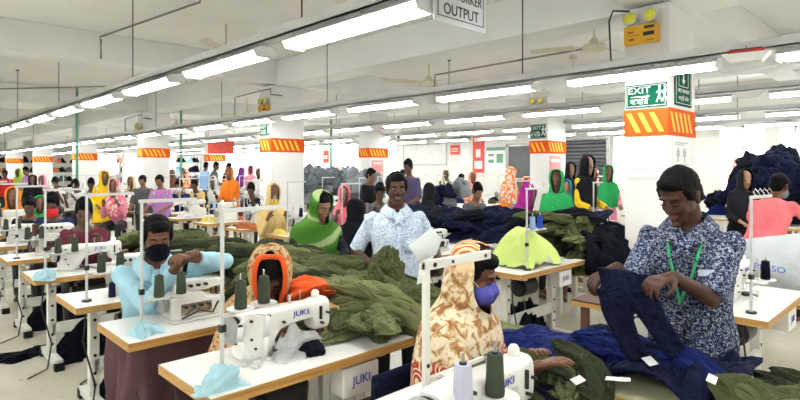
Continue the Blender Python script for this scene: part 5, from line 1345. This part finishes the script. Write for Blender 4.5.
BG = [ # px, head top row, distance, kind, top colour, shawl colour, pattern, skin, facing(photo degrees), label
 (14,193,8.2,'sf','org','org',None,1,150,'seated worker wrapped in orange at the far left, lowest of the left edge people'),
 (6,172,17,'dm','red','',None,0,160,'man in a red shirt standing at the left edge'),
 (20,171,18,'df','yel','lime',None,0,170,'worker in a yellow green shawl, near the left edge'),
 (29,169,18,'dm','lil','',None,1,200,'man in a lilac shirt before the second pillar from the left edge'),
 (33,178,13,'df','blk','blk','dot',1,150,'worker in a black shawl with white dots at the far left'),
 (46,178,15,'sf','pink','pink',None,1,170,'worker in a pink shawl between the left pillars'),
 (57,179,14,'sm','wht','',None,1,160,'worker in white left of the yellow shawl, hair uncovered'),
 (31,201,7.9,'sm','blk','',None,0,150,'dark haired worker bent low beside a green shawl at the left'),
 (41,200,8.4,'sf','grn','grn',None,1,150,'worker in a green shawl behind the red masked man'),
 (57,198,6.8,'smk','navy','',None,0,160,'man in navy with a red mask, at the left machines'),
 (84,204,5.7,'sm','mar','',None,0,150,'worker in a maroon shirt bent over a machine at the left'),
 (82,182,13,'sm','wht','',None,0,190,'man in white left of the yellow shawl, facing right'),
 (91,180,12.5,'sm','wht','',None,0,150,'second man in white, directly left of the yellow shawl'),
 (103,175,10.6,'dfk','yel','yel',None,1,140,'worker in a bright yellow shawl and black mask'),
 (118,178,10.2,'sf','pink','hot','nz',1,170,'worker in a pink and red patterned shawl right of the yellow one'),
 (134,177,13,'sf','cream','cream',None,1,170,'worker in a cream shawl left of the man with the grey vest'),
 (144,178,11,'dm','gry','',None,1,170,'man in grey before the third pillar of the near line'),
 (162,178,10.7,'dm','lil','',None,1,180,'man in a lilac pink shirt right of the third pillar'),
 (166,164,22,'dm','wht','',None,0,120,'distant man in white standing right of the third pillar'),
 (174,172,18,'df','brn','brn',None,0,190,'distant worker in a brown shawl beyond the green pipe'),
 (183,179,11.5,'smk','navy','',None,1,180,'man in navy with a white mask, beyond the light blue shirt'),
 (188,172,17,'df','brn','org','nz',1,200,'distant worker in an orange brown patterned shawl'),
 (198,181,11.5,'sm','cream','',None,0,180,'man in a beige shirt left of the orange shawl'),
 (204,164,17.5,'dm','sky','',None,0,20,'man in a sky blue shirt standing with his back turned'),
 (213,164,18.5,'dm','gry','',None,0,90,'man in dark grey right of the sky blue back'),
 (216,178,14,'sfk','blk','wht','nz',1,180,'worker in a white patterned shawl and dark mask'),
 (226,165,18,'dm','blk','',None,0,100,'man in black standing above the orange shawl'),
 (231,171,12,'dfk','org','org',None,1,180,'worker in an orange shawl with a grey mask'),
 (239,170,18,'df','pur','pur',None,0,30,'distant worker in a purple shawl by the second pillar'),
 (251,168,17,'df','wht','pink',None,0,170,'distant worker in a pink shawl by the second pillar'),
 (259,171,14.5,'df','wht','wht',None,0,170,'distant worker in a white shawl touching the second pillar'),
 (254,186,10,'sm','blk','',None,0,180,'man in black bent low just left of the second pillar'),
 (269,190,7.6,'sfk','cream','cream',None,1,150,'worker in a cream shawl and yellow mask before the second pillar'),
 (310,169,17,'dm','wht','',None,0,150,'distant man in white above the green striped shawl'),
 (317,168,16.5,'df','red','red',None,0,150,'distant worker in a red shawl above the green striped shawl'),
 (331,171,17,'dm','blk','',None,0,180,'distant man in black left of the orange dressed worker'),
 (338,170,15,'df','org','org',None,1,200,'distant worker in orange beyond the slate grey heap'),
 (357,174,15,'df','mag','pink',None,1,200,'distant worker in magenta with a pink cap, left of the woman in black'),
 (366,172,9.6,'dm','blk','',None,1,120,'black shirted person standing left of the smiling man'),
 (378,180,8.2,'sm','gry','',None,0,170,'worker with dark hair seated behind the smiling man, left of his head'),
 (386,170,16,'dm','gry','',None,0,180,'distant man directly above the smiling man'),
 (343,191,8.6,'sf','gry','hot',None,1,170,'worker in grey with a coral red cap, bending over cloth'),
 (402,172,15,'dm','blk','',None,0,170,'distant dark haired man right of the smiling man'),
 (411,163,9.4,'dm','plaid','',None,0,210,'man in a dark plaid shirt standing right of the smiling man'),
 (425,190,8.0,'sf','blk','blk',None,0,20,'worker in black seen from behind, right of the plaid shirt'),
 (445,173,15,'df','olv','olv','nz',0,170,'distant worker in an olive patterned shawl below the whiteboard'),
 (459,176,14,'dm','navy','',None,0,150,'distant worker in navy bending below the posters'),
 (471,175,12.6,'df','sal','sal',None,1,170,'worker in a salmon pink shawl below the tall red poster'),
 (471,185,8.3,'sm','gry','',None,1,160,'man in grey seated below the salmon pink shawl'),
 (507,171,10.4,'df','org','org','nz',1,60,'worker in an orange patterned shawl with back turned, near the dark door'),
 (514,189,7.2,'sf','mag','mag',None,1,130,'worker in a magenta shawl left of the lime green cloth'),
 (527,178,10.4,'sf','red','org',None,0,200,'worker in a red orange shawl before the dark door'),
 (557,176,7.0,'df','grn','grn','dot',0,200,'bending worker in a green shawl with leopard spots, behind the olive heap'),
 (568,167,10.4,'df','blk','blk',None,2,170,'pale faced worker in a black shawl, left of the yellow dress'),
 (567,182,9.4,'sf','teal','teal',None,2,200,'worker in a teal shawl behind the green leopard shawl'),
 (582,161,7.9,'df','yel','blk',None,2,150,'tall worker in a long black shawl over a yellow dress'),
 (594,173,10.4,'df','wht','red','nz',1,200,'worker in a red and white shawl right of the yellow dress'),
 (607,170,9.6,'df','pink','grn',None,1,190,'worker in a green shawl and pink sleeves left of the nearest pillar'),
 (734,162,11.2,'df','org','org','nz',1,160,'worker in an orange shawl before the right windows'),
 (745,166,9.6,'dm','blk','',None,1,120,'dark haired man behind the girl in the black shawl'),
 (741,175,7.2,'df','blk','blk',None,2,185,'young woman in a black shawl looking down, behind the tall man'),
 (793,163,11,'df','pink','gry',None,1,170,'worker in a grey and pink shawl at the right windows'),
]
SK = [mat('bg_skin_a',(.11,.05,.03),.6), mat('bg_skin_b',(.20,.095,.055),.6), mat('bg_skin_c',(.30,.16,.10),.6)]
def rowz(kind): return 1.18 if kind[0] == 's' else 1.585
for (px, py, d, kind, tc_, sc_, pt, sk_, fa, lab) in BG:
    tp = template(kind)
    best = None
    for dd in [k_*.08*(1 if j_ else -1) for k_ in range(0,18) for j_ in (0,1)]:
        q = at(px, d+dd)
        if free(q.x, q.y): best = d+dd; break
    if best is None: best = d
    q = at(px, best); placed.append((q.x, q.y))
    zt_ = H-(py-HZ)*best/F; s = min(1.14, max(.84, zt_/rowz(kind)))
    r_ = dup(tp, q, PIXROT(fa), lab, None, s); r_.scale = (min(s,.90), min(s,.90), s)
    for ch in r_.children:
        nm = ch.name.split('.')[0]; ms = ch.material_slots
        if not ms: continue
        m = {'body': SK[sk_], 'shirt': pm(K[tc_]), 'dress': pm(K[tc_]), 'shawl': pm(K[sc_], pt) if sc_ else None, 'face_mask': pm({'man in navy with a red mask, at the left machines':K['red']}.get(lab, K['gry'] if 'white mask' not in lab and 'yellow mask' not in lab else (K['wht'] if 'white mask' in lab else K['yel'])))}.get(nm)
        if m is not None: ms[0].link = 'OBJECT'; ms[0].material = m
for t_ in TPL.values():
    for ch in list(t_.children_recursive): bpy.data.objects.remove(ch)
    bpy.data.objects.remove(t_)
# man in hot pink seen from behind at the right edge
PX, D_, FA = 762, 5.7, 60
fig = Fig(hip=.78, lean=.5, hp=.35, hy=R(-5), legs='sit', L=(-.18,.62,1.0), Rr=(.16,.60,.98), poleL=(-.8,0,-.5), poleR=(.8,0,-.5))
t = thing('person', 'man in a bright coral pink shirt bending away at the right edge', 'person'); place(t, PX, D_, FA, 1.05); pass
link('body', fig.body(.009), m_skin, t); link('shirt', fig.top(.95,.018,-.14,0,.01,.006,12), pm((.90,.20,.22)), t); link('trousers', fig.trousers(), MT['black_trousers'], t); link('hair', fig.hairm(.009), m_hair, t); link('face_mask', fig.mask(), m_gcl, t)
# stools below the seated workers of the near line
def stool(label, x, y, first=None):
    if first: return dup(first, (x,y,0), 0, label)
    t = thing('stool', label, 'stool', (x,y,0))
    MB().bb((-.16,-.13,.36),(.16,.13,.39)).build('seat', m_brown, t, bevel=.004)
    for sx in (-1,1):
        for sy in (-1,1): MB().bb((sx*.13-.015,sy*.10-.015,0),(sx*.13+.015,sy*.10+.015,.36)).build('leg', m_brown, t)
    return t
q = at(152,3.45); s0 = stool('brown wooden stool under the masked man in light blue', q.x, q.y)
for (px, d, l) in ((272,3.2,'brown stool under the woman with the orange edged shawl'),(446,2.5,'brown stool under the woman in the cream and rust shawl'),(352,6.1,'brown stool under the person in a plain black shawl')):
    q = at(px,d); stool(l, q.x, q.y, s0)
